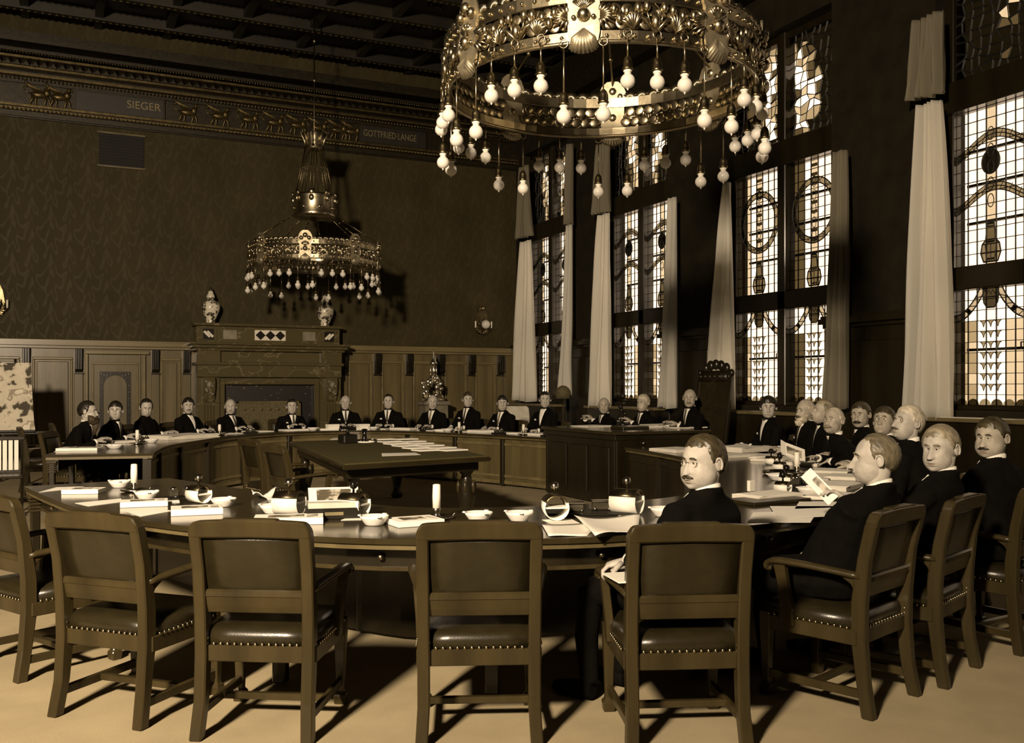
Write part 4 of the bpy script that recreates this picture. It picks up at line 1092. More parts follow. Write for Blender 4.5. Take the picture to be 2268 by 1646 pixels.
def rect_thing(name, label, cat, px, py, w, d, h, rz, mat, z=TZ, group=None, parts=None, bevel=.002):
    p = tz(px, py, z); t = thing(name, label, cat, (p.x, p.y, z+.0005), rz, group)
    MB().box(-w/2, w/2, -d/2, d/2, 0, h).build('body', mat, t, bevel=bevel)
    if parts: parts(t, w, d, h)
    return t
def pad(px, py, rz, label, w=.26, d=.19, h=.028, z=TZ, group='printed booklets and pads', pic=True):
    def parts(t, w, d, h):
        if pic: MB().box(-w*.30, w*.22, -d*.22, d*.28, h, h+.001).build('printed_picture', 'photo', t); MB().box(w*.26, w*.42, -d*.3, d*.3, h, h+.001).build('printed_text', 'print', t)
        MB().box(-w/2+.003, w/2-.003, -d/2+.003, d/2-.003, h*.4, h*.45).build('page_gap', 'paper_grey', t)
    return rect_thing('booklet', label, 'booklet', px, py, w, d, h, rz, 'paper', z, group, parts)
def dish(px, py, label, s=1., z=TZ):
    p = tz(px, py, z); t = thing('ash_dish', label, 'dish', (p.x, p.y, z+.0005), rnd.uniform(0, 1), 'white porcelain ash dishes')
    MB().lathe([(.001, .0), (.045*s, .0), (.05*s, .006), (.072*s, .036), (.078*s, .05), (.073*s, .05), (.055*s, .018), (.001, .012)], 18).build('bowl', 'dish', t, True)
    for q in range(3):
        a = q*2.1; MB().cbox((.079*s*math.cos(a), .079*s*math.sin(a), .05), (.016, .022, .008), Matrix.Rotation(a, 3, 'Z')).build('rest', 'dish', t, bevel=.002)
def candle(px, py, label, h=.12, z=TZ):
    p = tz(px, py, z); t = thing('candlestick', label, 'candlestick', (p.x, p.y, z+.0005), 0, 'candlesticks on the tables')
    MB().lathe([(.001, 0), (.05, 0), (.085, .006), (.095, .016), (.09, .018), (.05, .010), (.022, .014), (.016, .03), (.022, .045), (.026, .06), (.022, .062), (.001, .05)], 18).build('holder', 'nickel', t, True)
    MB().tube([(.09, 0, .014), (.125, 0, .02), (.12, 0, .035), (.095, 0, .018)], .004, 5).build('ring_handle', 'nickel', t, True)
    MB().lathe([(.022, .058), (.0235, .06+h*.5), (.021, .058+h), (.012, .062+h), (.001, .06+h)], 12).build('candle', 'wax', t, True)
def blotter(px, py, rz, label, s=1., knob='nickel', z=TZ):
    p = tz(px, py, z); t = thing('rocker_blotter', label, 'blotter', (p.x, p.y, z+.001), rz, 'rocker blotters')
    R_ = .062*s; ln = .07*s
    def arc(r0, r1, a0, a1, n=14):
        out = [(r1*math.sin(a0+(a1-a0)*k/n), R_-r1*math.cos(a0+(a1-a0)*k/n)) for k in range(n+1)]
        return out+[(r0*math.sin(a1-(a1-a0)*k/n), R_-r0*math.cos(a1-(a1-a0)*k/n)) for k in range(n+1)]
    def sect(nm, r0, r1, a0, a1, mt, y0, y1):
        n = 14; rings = []
        for k in range(n+1):
            a = a0+(a1-a0)*k/n; rings.append([(r*math.sin(a), y, R_-r*math.cos(a)) for r, y in ((r0, y0), (r1, y0), (r1, y1), (r0, y1))])
        MB().loft(rings).build(nm, mt, t, True)
    sect('blotting_paper', R_-.004, R_, -2.0, 2.0, 'paper', -ln, ln)
    sect('curved_cover', R_-.008, R_-.001, 2.05, 4.25, 'brass_dark', -ln*.95, ln*.95)
    MB().box(-R_*.86, R_*.86, -ln*.95, ln*.95, R_-.004, R_+.004).build('plate', 'paper', t)
    MB().lathe([(.007, 2*R_-.004), (.006, 2*R_+.02), (.012, 2*R_+.022), (.022, 2*R_+.032), (.025, 2*R_+.044), (.022, 2*R_+.056), (.012, 2*R_+.065), (.001, 2*R_+.068)], 12).build('knob', knob, t, True)
def inkwell(px, py, rz, label, z=TZ):
    def parts(t, w, d, h):
        for s in (-1, 1):
            MB().box(s*.045-.028, s*.045+.028, -.025, .03, h, h+.045).build('ink_bottle', 'inkglass', t, bevel=.006)
            MB().lathe([(.02, h+.045), (.022, h+.05), (.015, h+.062), (.001, h+.066)], 10, (s*.045, 0, 0)).build('ink_cap', 'nickel', t, True)
        MB().tube([(-.08, -.05, h+.004), (.08, -.05, h+.006)], .004, 6).build('pen', 'black_knob', t, True)
    return rect_thing('inkstand', label, 'inkstand', px, py, .20, .13, .018, rz, 'black_iron', z, 'inkstands', parts)
RZN = .2
# near table, from the left
sheet([(86, 1091), (142, 1085), (186, 1078), (125, 1080)], 'white sheet at the left tip of the near table'); 
pad(186, 1092, -.35, 'printed booklet at the left tip of the near table', .24, .17, .03)
sheet([(196, 1122), (272, 1112), (268, 1105), (166, 1115)], 'white sheet on the near table before the leftmost booklet')
pad(320, 1120, -.1, 'thick booklet behind the left front chair', .27, .17, .032)
sheet([(312, 1145), (384, 1132), (340, 1127), (280, 1134)], 'white sheet behind the top of the left front chair')
pad(436, 1137, -.1, 'thick booklet between the two left front chairs', .28, .20, .036)
dish(265, 1080, 'white dish left of the candlestick on the near table'); dish(325, 1106, 'white dish right of the left candlestick'); dish(495, 1122, 'white dish right of the thick booklet pile')
candle(297, 1089, 'candlestick with a stout candle at the left of the near table', .13)
inkwell(400, 1106, .2, 'dark inkstand near the left end of the near table'); blotter(440, 1114, .5, 'rocker blotter lying on its side by the left inkstand', .9)
tag(MB().loft([[(x*.1, y*.07, z) for x, y in ((-1, -1), (1, -1), (1.1, 1), (-.9, 1))] for z in (0, .004)]).build('blotter_leaf', 'paper', loc=onT(358, 1112)+Vector((0, 0, .001))), 'small folded white leaf between dish and inkstand', 'paper')
# crumpled slips, box and two blotters in the middle
sheet([(560, 1108), (600, 1108), (612, 1098), (556, 1098)], 'crumpled white slip behind the second front chair', curl=.05)
sheet([(596, 1114), (622, 1112), (618, 1103), (590, 1104)], 'small grey slip behind the second front chair', mat='paper_grey')
dish(605, 1137, 'white dish left of the brass-topped blotter'); blotter(640, 1140, .9, 'large rocker blotter with a round knob left of the book box', 1.1)
pad(640, 1158, -.25, 'printed booklet behind the second front chair', .36, .20, .035)
def bx(t, w, d, h):
    MB().box(-w*.46, w*.46, -d*.46, d*.46, h, h+.03).build('inner_papers', 'paper_grey', t)
    MB().box(-.05, .05, -d/2-.002, -d/2, h*.35, h*.65).build('gilt_mark', 'letter', t)
rect_thing('book_box', 'dark low box heaped with papers on the near table', 'box', 738, 1146, .30, .17, .06, -.2, 'black_iron', TZ, None, bx)
P_ = onT(738, 1146)
pt = thing('picture_print', 'propped print of a landscape on top of the book box', 'print', (P_.x+.02, P_.y+.06, TZ+.092), -.2)
mbp = MB().cbox((0, 0, .025), (.28, .17, .003), Matrix.Rotation(.42, 3, 'X')); mbp.build('card', 'paper', pt)
MB().cbox((0, -.002, .0275), (.19, .115, .003), Matrix.Rotation(.42, 3, 'X')).build('printed_picture', 'photo', pt)
sheet([(755, 1153), (800, 1152), (822, 1141), (790, 1140)], 'white blotting sheet under the right-hand blotter of the box'); blotter(783, 1143, .7, 'large rocker blotter with a dark knob right of the book box', 1.05, 'black_knob', TZ+.003)
dish(829, 1163, 'white dish left of the middle booklet'); pad(918, 1161, .05, 'printed booklet before the middle candlestick', .26, .20, .03)
candle(967, 1150, 'tall candlestick standing behind the middle chair', .13)
dish(1060, 1155, 'white dish above the left of the middle chair back'); dish(1150, 1154, 'white dish above the right of the middle chair back')
sheet([(1240, 1170), (1300, 1168), (1265, 1150), (1200, 1152)], 'small blotting sheet under the upright blotter'); blotter(1228, 1150, -.3, 'white rocker blotter standing right of the middle chair', 1.1, 'nickel', TZ+.003)
tray = rect_thing('pen_tray', 'dark pen tray between the two white blotters', 'tray', 1305, 1137, .50, .22, .012, -.45, 'black_iron')
def bottle(px, py, label):
    p = onT(px, py); t = thing('ink_bottle', label, 'ink bottle', (p.x, p.y, TZ+.0135), -.4, 'glass ink bottles')
    MB().box(-.055, .055, -.03, .03, 0, .045).build('glass_body', 'inkglass', t, bevel=.008); MB().box(-.06, .06, -.034, .034, .045, .056).build('lid', 'nickel', t, bevel=.003)
    for s in (-1, 1): MB().ell((s*.04, -.034, .008), (.008, .008, .008)).build('foot', 'nickel', t, True)
bottle(1272, 1138, 'square glass ink bottle nearer the left blotter'); bottle(1332, 1134, 'square glass ink bottle nearer the right blotter')
sheet([(1372, 1146), (1420, 1140), (1415, 1134), (1365, 1136)], 'small pad under the right white blotter'); blotter(1388, 1138, .6, 'white rocker blotter on its side left of the turned man', 1.15, 'nickel', TZ+.003)
dish(1470, 1144, 'white dish by the shoulder of the turned man')
sheet([(1215, 1190), (1300, 1188), (1330, 1160), (1200, 1164)], 'spread newspaper right of the middle chair', mat='paper', curl=.006)
cs = sheet([(1318, 1197), (1412, 1181), (1418, 1152), (1270, 1150)], 'big rumpled white sheet hanging over the table edge', curl=.022, n=10)
cs.location.z += .006
# right-hand table
RG = 'papers on the right-hand table'
def rs(c, label, **k): sheet(c, label, group=RG, **k)
rs([(1655, 1158), (1795, 1158), (1812, 1132), (1668, 1136)], 'broad white sheet right of the turned man')
rs([(1722, 1150), (1838, 1144), (1858, 1122), (1705, 1122)], 'wide newspaper before the balding man', z=TZ+.004)
rs([(1760, 1128), (1880, 1124), (1890, 1112), (1770, 1112)], 'loose white sheet left of the balding man', z=TZ+.004)
rs([(1790, 1108), (1900, 1108), (1900, 1096), (1800, 1095)], 'white folder by the balding man', z=TZ+.003)
def stack(px, py, w, d, h, rz, label, z=TZ):
    def parts(t, w, d, h):
        for k in range(3): MB().box(-w/2+.01*k, w/2+.012*(k % 2), -d/2+.006*k, d/2-.004*k, h+.002*k, h+.002*k+.0015).build('top_sheet', 'paper', t, rz=.05*k)
    return rect_thing('paper_stack', label, 'papers', px, py, w, d, h, rz, 'paper_edge', z, RG, parts)
stack(1500, 1000, .45, .45, .03, .1, 'heap of papers on the right-hand table next to the desk'); stack(1648, 999, .62, .45, .05, .2, 'high heap of papers before the young man in the bow tie')
stack(1600, 1013, .7, .32, .02, .15, 'long stack of papers behind the turned man'); stack(1730, 1020, .55, .35, .02, .3, 'papers before the white-bearded man')
stack(1790, 1030, .40, .30, .025, .5, 'papers under the hand of the man with the booklet'); stack(1845, 1046, .35, .3, .015, .6, 'open paper before the bent man')
stack(1850, 1082, .42, .28, .03, .5, 'stack of files before the balding man'); stack(1700, 1104, .40, .24, .028, .1, 'white files behind the shoulder of the turned man')
stack(1690, 1012, .5, .3, .012, .9, 'loose sheets left of the far blotters on the right-hand table'); stack(1800, 1062, .42, .26, .012, .7, 'thin papers right of the candle on the right-hand table')
stack(1870, 1060, .36, .24, .02, .6, 'papers before the white-haired reader'); stack(1838, 1101, .40, .22, .012, .45, 'flat newspaper under the files of the balding man')
rect_thing('portfolio', 'dark leather portfolio lying on the right-hand table', 'portfolio', 1700, 1111, .50, .26, .02, .1, 'leather')
for px, py, lb in ((1708, 1030, 'black-knobbed blotter farthest along the right-hand table'), (1727, 1044, 'black-knobbed blotter in the round tray on the right-hand table'), (1742, 1075, 'black-knobbed blotter beside the white dish on the right-hand table'), (1734, 1093, 'black-knobbed blotter nearest on the right-hand table')):
    blotter(px, py, .4, lb, .68, 'black_knob')
inkwell(1770, 1078, .5, 'inkstand on the right-hand table'); dish(1727, 1064, 'white dish among the blotters on the right-hand table', 1.3); dish(1790, 1096, 'white dish by the dark pens on the right-hand table')
p = onT(1733, 1051); t = thing('round_tray', 'pale round tray round a blotter on the right-hand table', 'tray', (p.x, p.y, TZ+.0005)); MB().lathe([(.001, .001), (.14, .001), (.16, .012), (.165, .03), (.158, .03), (.15, .012), (.001, .006)], 24).build('tray_dish', 'nickel', t, True)
candle(1765, 1050, 'candle on the right-hand table before the bent man', .12)
p = onT(1663, 1092); t = thing('match_stand', 'small white match stand behind the turned man', 'match stand', (p.x, p.y, TZ+.0005), .2); MB().box(-.03, .03, -.02, .02, 0, .012).build('foot', 'nickel', t); MB().box(-.026, .026, -.012, .012, .012, .085).build('match_box', 'wax', t, bevel=.002)
# far table
FG = 'papers along the far table'
rr = random.Random(9)
sheet([(120, 1001), (152, 1000), (170, 989), (130, 993)], 'white sheet at the left tip of the far table'); pad(178, 997, -.3, 'printed pad at the left tip of the far table', .45, .3, .03, pic=True); dish(254, 994, 'white dish near the left tip of the far table', 1.3)
sheet([(196, 986), (290, 986), (300, 984), (205, 983)], 'long white sheet before the writing man', group=FG)
stack(280, 980, .5, .25, .02, .4, 'low papers before the clean-shaven writer'); inkwell(318, 979, .5, 'inkstand before the man in the buttoned coat'); stack(400, 971, .9, .55, .05, .6, 'tall heap of papers at the bend of the far table')
candle(304, 984, 'little candlestick on the left part of the far table', .12); dish(335, 981, 'white dish left of the heap on the far table', 1.2)
def farpt(px, f):
    c = lerp2(fin, fout, f); i = min(range(len(c)), key=lambda i: abs(pxof(*c[i])-px)); return c[i]
def at_far(fn, px, f, *a, **k):
    q = farpt(px, f); u = q[0]*CA-q[1]*SA; d = q[0]*SA+q[1]*CA; fn(CX+FPX*u/d, HY+FPX*(CAMZ-TZ)/d, *a, **k)
for px, lb in ((560, 'inkstand before the man leaning on one arm'), (775, 'inkstand before the bald man in the stiff collar'), (945, 'inkstand before the man hiding the centrepiece'), (1100, 'inkstand before the young man under the corner curtain'), (1222, 'inkstand at the right end of the far table')):
    at_far(inkwell, px, .3, .0, lb)
for px, lb in ((487, 'small candle at the left of the far middle men'), (1015, 'small candle right of the man hiding the centrepiece'), (1160, 'small candle near the right end of the far table')): at_far(candle, px, .3, lb, .10)
for px, lb in ((742, 'white box left of the bald man'), (795, 'white box right of the bald man')):
    q = farpt(px, .35); t = thing('card_box', lb, 'box', (q[0], q[1], TZ+.0005), .2); MB().box(-.1, .1, -.06, .06, 0, .09).build('body', 'paper', t, bevel=.004); MB().box(-.104, .104, -.064, .064, .06, .094).build('lid', 'paper', t, bevel=.003)
for px, lb in ((690, 'white dish before the man with clasped hands'), (830, 'white dish before the young man with parted hair'), (995, 'white dish left of the smiling man')): at_far(dish, px, .22, lb, 1.2)
# desk
DG = 'papers on the presiding desk'
def dsk(px, py, w, d, h, rz, lb): 
    p = tz(px, py, .95); t = thing('paper_stack', lb, 'papers', (p.x, p.y, .9505), rz, DG); MB().box(-w/2, w/2, -d/2, d/2, 0, h).build('sheets', 'paper_edge', t); MB().box(-w/2-.01, w/2+.02, -d/2+.01, d/2+.02, h, h+.003).build('top_sheet', 'paper', t, rz=.1)
dsk(1310, 945, .45, .35, .012, .2, 'papers at the left end of the presiding desk'); dsk(1420, 947, .5, .3, .02, .1, 'papers on the presiding desk before the white-haired man'); dsk(1470, 944, .6, .35, .025, .2, 'heaped papers in the middle of the presiding desk'); dsk(1520, 948, .5, .3, .012, .1, 'papers before the presiding officer')
p = tz(1395, 950, .95); bl = thing('writing_case', 'dark writing case on the presiding desk', 'case', (p.x, p.y, .9505), .1); MB().box(-.22, .22, -.14, .14, 0, .03).build('body', 'leather', bl, bevel=.005); MB().box(-.215, .215, -.135, .135, .03, .036).build('flap', 'leather', bl, bevel=.002)
p = tz(1380, 942, .95); cz = thing('desk_ornament', 'small carved ornament standing on the presiding desk', 'ornament', (p.x, p.y, .9505))
MB().lathe([(.001, 0), (.08, 0), (.06, .03), (.02, .05)], 12).build('foot', 'black_iron', cz, True)
b = MB(); 
for k in range(7): b.ell((.03*math.sin(k*1.3), .03*math.cos(k*1.7), .07+.05*k), (.035, .035, .035), 7, 5)
b.build('stem', 'black_iron', cz, True); MB().ell((0, 0, .43), (.04, .04, .04)).build('top', 'black_iron', cz, True)
# middle table
MG = 'pads in two rows on the middle table'
rows_ = [(858, 974), (872, 979.5), (886, 984), (906, 988.5), (930, 993.5), (952, 998.5)]
for i, (px, py) in enumerate(rows_):
    for s in (0, 1):
        pad(px+s*(46+i*2)-6, py-.3*s, .22, '%s pad of the %s row on the middle table' % (('farthest', 'second farthest', 'third farthest', 'third nearest', 'second nearest', 'nearest')[i], ('left', 'right')[s]), .30, .19, .014, .80, MG, False)
sheet([(846, 1011), (932, 1008), (920, 1003), (845, 1004.5)], 'single white sheet near the front edge of the middle table', z=.802)
sheet([(730, 975), (760, 974), (764, 970), (738, 970.5)], 'white slip at the far end of the middle table', z=.802)
p = tz(770, 982, .80); t = thing('desk_telephone', 'dark desk set with a coiled cord on the middle table', 'telephone', (p.x, p.y, .8005), .3)
MB().box(-.10, .10, -.08, .08, 0, .11).build('body', 'black_iron', t, bevel=.012); MB().tube([(-.12, 0, .17), (-.09, 0, .19), (.09, 0, .19), (.12, 0, .17)], .016, 8).build('handset', 'black_knob', t, True); MB().lathe([(.03, .11), (.02, .15), (.03, .17)], 10).build('cradle', 'black_iron', t, True)
MB().torus((.24, -.05, .012), .11, .010, 20, 6).build('cord', 'paper', t, True); MB().lathe([(.001, 0), (.05, 0), (.04, .03), (.025, .1), (.04, .17), (.001, .18)], 10, (.24, -.02, 0)).build('mouthpiece', 'black_knob', t, True)
# papers on the ledge of the nearest window, lamp before the far window
lp = tx(2150, 925, WX-.18); tag(MB().box(-.10, .10, -.35, .30, 0, .004).build('ledge_paper', 'paper', loc=(WX-.2, lp.y, 1.166), rz=.1), 'white paper lying on the ledge of the nearest window', 'paper')
lp = tx(2235, 925, WX-.18); tag(MB().box(-.08, .08, -.15, .15, 0, .006).build('ledge_paper', 'paper_grey', loc=(WX-.2, lp.y, 1.166), rz=-.1), 'grey folded paper farther right on the nearest window ledge', 'paper')
p = td(1247, 870, 17.6); fl = thing('floor_lamp', 'standing lamp with a drum shade before the farthest window', 'lamp', (p.x, p.y, 0))
MB().lathe([(.001, 0), (.16, 0), (.15, .03), (.03, .05)], 14).build('base', 'brass_dark', fl, True); MB().tube([(0, 0, .04), (0, 0, 1.38)], .014, 8).build('pole', 'brass', fl, True)
MB().lathe([(.14, 1.30), (.145, 1.42), (.12, 1.48), (.06, 1.53), (.02, 1.54), (.02, 1.5), (.11, 1.42), (.135, 1.30)], 18).build('shade', 'embroidery', fl, True)
p = td(1147, 905, 18.6); uc = thing('upholstered_chair', 'empty chair with a pale upholstered back behind the young man at the far corner', 'chair', (p.x, p.y, 0), heading(-.3, -.95))
for sx in (-1, 1):
    for yy in (-.2, .2): MB().tube([(sx*.22, yy, 0), (sx*.22, yy, .42)], .02, 6).build('leg', 'wood_dark', uc)
MB().box(-.26, .26, -.24, .24, .42, .50).build('seat', 'paper_grey', uc, bevel=.02)
MB().loft([[(-.27*w, y-.03, z), (.27*w, y-.03, z), (.27*w, y+.03, z), (-.27*w, y+.03, z)] for y, z, w in ((-.22, .5, .95), (-.27, .95, 1), (-.29, 1.10, .95), (-.29, 1.14, .8))]).build('backrest', 'paper_grey', uc, bevel=.01)
# ---------------------------------------------------------------- people
def gz(d, c, w): return math.exp(-((d-c)/w)**2)
def head_radius(az, el, P):
    """distance of the head surface from its centre; az 0 = face, el up"""
    d = Vector((math.sin(az)*math.cos(el), math.cos(az)*math.cos(el), math.sin(el)))
    def ray_ell(c, r):
        a = sum((d[i]/r[i])**2 for i in range(3)); b = -2*sum(d[i]*c[i]/r[i]**2 for i in range(3)); cc = sum((c[i]/r[i])**2 for i in range(3))-1
        return (-b+math.sqrt(max(b*b-4*a*cc, 0)))/(2*a)
    w = P.get('wide', 1.)
    r1 = ray_ell((0, -.010, .022), (.078*w, .100, .098)); r2 = ray_ell((0, .020, -.046), (.067*w*P.get('jowl', 1.), .078, .074))
    k = 40.; r = math.log(math.exp(k*r1*10)+math.exp(k*r2*10))/k/10
    A = math.degrees(az); E = math.degrees(el)
    if abs(A) < 80:
        # nose
        t = (E+20.5)/27.
        if -.25 < t < 1.15:
            h = .0205*(max(0, 1-max(t, 0))**.8)+.004 if t >= 0 else .0245*(1+t*4)
            wd = 5.0+4.5*max(0, 1-abs(t)*1.6); r += max(0, h)*P.get('nose', 1.)*math.exp(-(A/wd)**2)
        for s in (-1, 1):
            r -= .0125*gz(A, s*17.5, 9)*gz(E, 4.5, 6.5)
            r += .0065*gz(A, s*16, 12)*gz(E, 15.5, 4.2)
            r += .0050*gz(A, s*36, 13)*gz(E, -9, 9)
            r += .0060*gz(A, s*7.0, 3.2)*gz(E, -20, 3.2)
            r -= .0045*gz(A, s*(15-(E+26)*.25), 2.6)*gz(E, -26, 8)+.0022*gz(A, s*18, 7)*gz(E, -4.5, 1.6)
        r += .0055*gz(A, 0, 13)*gz(E, -33.5, 2.6)+.0060*gz(A, 0, 12)*gz(E, -39.5, 2.6)-.0060*gz(A, 0, 14)*gz(E, -36.5, 1.4)
        r -= .0035*gz(A, 0, 12)*gz(E, -44.5, 2.6)
        r += .0075*gz(A, 0, 15)*gz(E, -53, 6)
    return r, d
def head_mesh(mb, T, P, nu=60, nv=46):
    """skin head with ears and eyes into mb; T maps head space to body space"""
    az = []
    for i in range(nu):
        f = -1+2*i/nu; az.append(PI*(f*.45+.55*f*f*f*(1 if True else 0)))
    el = [math.radians(-86+172*j/nv) for j in range(nv+1)]
    vs = []; 
    for e in el:
        for a in az:
            r, d = head_radius(a, e, P); vs.append(T @ (d*r))
    fs = []; mi = []
    for j in range(nv):
        for i in range(nu):
            k = (i+1) % nu; fs.append((j*nu+i, j*nu+k, (j+1)*nu+k, (j+1)*nu+i))
    fs.append(tuple(range(nu-1, -1, -1))); fs.append(tuple(range(nv*nu, (nv+1)*nu)))
    mb.cur = 1; mb.add(vs, fs)
    # lips darker
    off = len(mb.f)-len(fs)
    for j in range(nv):
        E = math.degrees((el[j]+el[j+1])/2)
        for i in range(nu):
            A = math.degrees((az[i]+az[(i+1) % nu])/2)
            if (A/12.5)**2+((E+36.8)/4.0)**2 < 1: mb.m[off+j*nu+i] = 4
    for s in (-1, 1):
        r, d = head_radius(math.radians(17.5*s), math.radians(4.), P); c = d*(r-.0050)
        mb.cur = 2; mb.ell(T @ c, (.0122, .0122, .0122), 12, 9)
        look = Vector((0, 1, -.05)).normalized(); mb.cur = 3; mb.ell(T @ (c+look*.0080), (.0060, .0060, .0060), 8, 6)
        # eyelid line
        mb.cur = 4
        pts = [T @ (head_radius(math.radians(s*17.5+q), math.radians(7.6-(q/9)**2*2.4), P)[1]*(head_radius(math.radians(s*17.5+q), math.radians(7.6-(q/9)**2*2.4), P)[0]+.0005)) for q in (-8, -4, 0, 4, 8)]
        mb.tube(pts, [.0012, .0034, .0040, .0034, .0012], 6)
        # ear
        mb.cur = 1; w = P.get('wide', 1.)
        R3 = T.to_3x3()
        m = R3 @ Matrix.Rotation(s*.30, 3, 'Z') @ Matrix.Rotation(-.15, 3, 'X')
        mb.ell(T @ Vector((s*.079*w, -.006, -.002)), (.006, .015, .027), 10, 8, m)
        rim = [T @ (Vector((s*.081*w, -.006, -.002))+Matrix.Rotation(s*.30, 3, 'Z') @ Vector((s*.003, .016*math.cos(q+PI), .028*math.sin(q)))) for q in [-.9+3.6*k/9 for k in range(10)]]
        mb.tube(rim, [.004, .0055, .006, .006, .006, .006, .0055, .005, .0045, .003], 6)
    mb.cur = 0
def shell(T, P, mask, thick, nu=60, nv=40, rough=.0015, seed=1):
    """hair as a closed shell over the head where mask(az, el) > 0"""
    R_ = random.Random(seed); mb = MB(); idx = {}; vin = []; vout = []
    az = [-PI+2*PI*i/nu for i in range(nu)]; el = [math.radians(-60+148*j/nv) for j in range(nv+1)]
    M_ = [[mask(math.degrees(a), math.degrees(e)) for a in az] for e in el]
    vs = []; fs = []
    for j in range(nv+1):
        for i in range(nu):
            r, d = head_radius(az[i], el[j], P); m = max(0., min(1., M_[j][i]))
            vs.append(T @ (d*(r-.006))); vs.append(T @ (d*(r-.004+(thick+.004)*m**.8+R_.uniform(-rough, rough)*m)))
    for j in range(nv):
        for i in range(nu):
            k = (i+1) % nu; q = [(j, i), (j, k), (j+1, k), (j+1, i)]
            if max(M_[a][b] for a, b in q) > 0:
                fs.append(tuple((a*nu+b)*2+1 for a, b in q)); fs.append(tuple((a*nu+b)*2 for a, b in q[::-1]))
    fs.append(tuple((nv*nu+b)*2+1 for b in range(nu)))if max(M_[nv]) > 0 else None
    mb.add(vs, fs); return mb
def hairline(style):
    def full(front, temple):
        def m(A, E):
            a = abs(A)
            if a < 60: h = front-(front-temple)*max(0, (a-25)/35)**2 if a > 25 else front
            elif a < 74: h = temple-(temple-4)*(a-60)/14
            elif a < 84: h = 4-12*(a-74)/10
            elif a < 104: h = 14
            elif a < 114: h = 14-(14+24)*(a-104)/10
            else: h = -24-12*min(1, (a-114)/40)
            h += 2.2*math.sin(A*.9+1)*math.sin(A*.37)+1.2*math.sin(A*2.3)
            return (E-h)/(22. if a < 60 else 12.)
        return m
    if style == 'full': return full(34, 26)
    if style == 'low': return full(28, 22)
    if style == 'receding': return full(40, 44)
    if style == 'high': return full(52, 46)
    if style == 'bald':
        f = full(60, 40)
        return lambda A, E: min(f(A, E), (34-E)/9., (abs(A)-66)/9.)
    if style == 'thin':
        f = full(58, 44)
        return lambda A, E: min(f(A, E), max((30-E)/9., .30))
    return full(40, 32)
def ik(S, W, l1, l2, pole):
    S, W = Vector(S), Vector(W); d = W-S; n = min(d.length, (l1+l2)*.995); u = d.normalized()
    W = S+u*n; a = (l1*l1-l2*l2+n*n)/(2*n); h = math.sqrt(max(l1*l1-a*a, 0))
    p = Vector(pole)-u*Vector(pole).dot(u); p.normalize(); return S+u*a+p*h, W
def hand_mesh(mb, W, fwd, palm, side, curl=.5, s=1.):
    """hand at wrist W pointing along fwd, palm facing 'palm'; five separate tapered fingers"""
    f = Vector(fwd).normalized(); n = (Vector(palm)-f*Vector(palm).dot(f)).normalized(); x = f.cross(n)*side; W = Vector(W)
    mb.cur = 1
    rings = []
    for t, w, h in ((-.02, .026, .021), (.0, .027, .020), (.03, .036, .019), (.065, .042, .017), (.09, .041, .014), (.098, .034, .009)):
        c = W+f*t*s; rings.append([c+x*(w*s*math.cos(q))+n*(h*s*math.sin(q)) for q in [2*PI*k/12 for k in range(12)]])
    mb.loft(rings)
    for k, (ox, ln, r) in enumerate(((-.031, .070, .0092), (-.010, .080, .0098), (.011, .074, .0094), (.030, .058, .0084))):
        p = W+f*.086*s+x*ox*s; pts = [p-f*.012*s, p]; d = f+x*ox*2.2; d.normalize(); ang = 0
        for j, seg in enumerate((.44, .32, .24)):
            ang += curl*(.55, .75, .55)[j]
            dd = d*math.cos(ang)+n*math.sin(ang); pts.append(pts[-1]+dd*ln*seg*s)
        mb.tube(pts, [r*s, r*1.04*s, r*s, r*.92*s, r*.62*s], 8)
    p = W+f*.022*s-x*.030*s; d1 = (f*.62-x*.72+n*.30).normalized(); d2 = (f*.88-x*.28+n*.40*(1+curl)).normalized()
    mb.tube([p, p+d1*.036*s, p+d1*.036*s+d2*.030*s, p+d1*.036*s+d2*.054*s], [.014*s, .0125*s, .0105*s, .007*s], 8)
    mb.cur = 0
def remeshed(mb, voxel):
    me = mb.mesh('tmp', 'suit'); o = bpy.data.objects.new('tmp', me); C.objects.link(o)
    m = o.modifiers.new('r', 'REMESH'); m.mode = 'VOXEL'; m.voxel_size = voxel; m.use_smooth_shade = True
    s = o.modifiers.new('s', 'SMOOTH'); s.factor = .5; s.iterations = 5
    dg = bpy.context.evaluated_depsgraph_get(); out = bpy.data.meshes.new_from_object(o.evaluated_get(dg))
    bpy.data.objects.remove(o); bpy.data.meshes.remove(me); return out
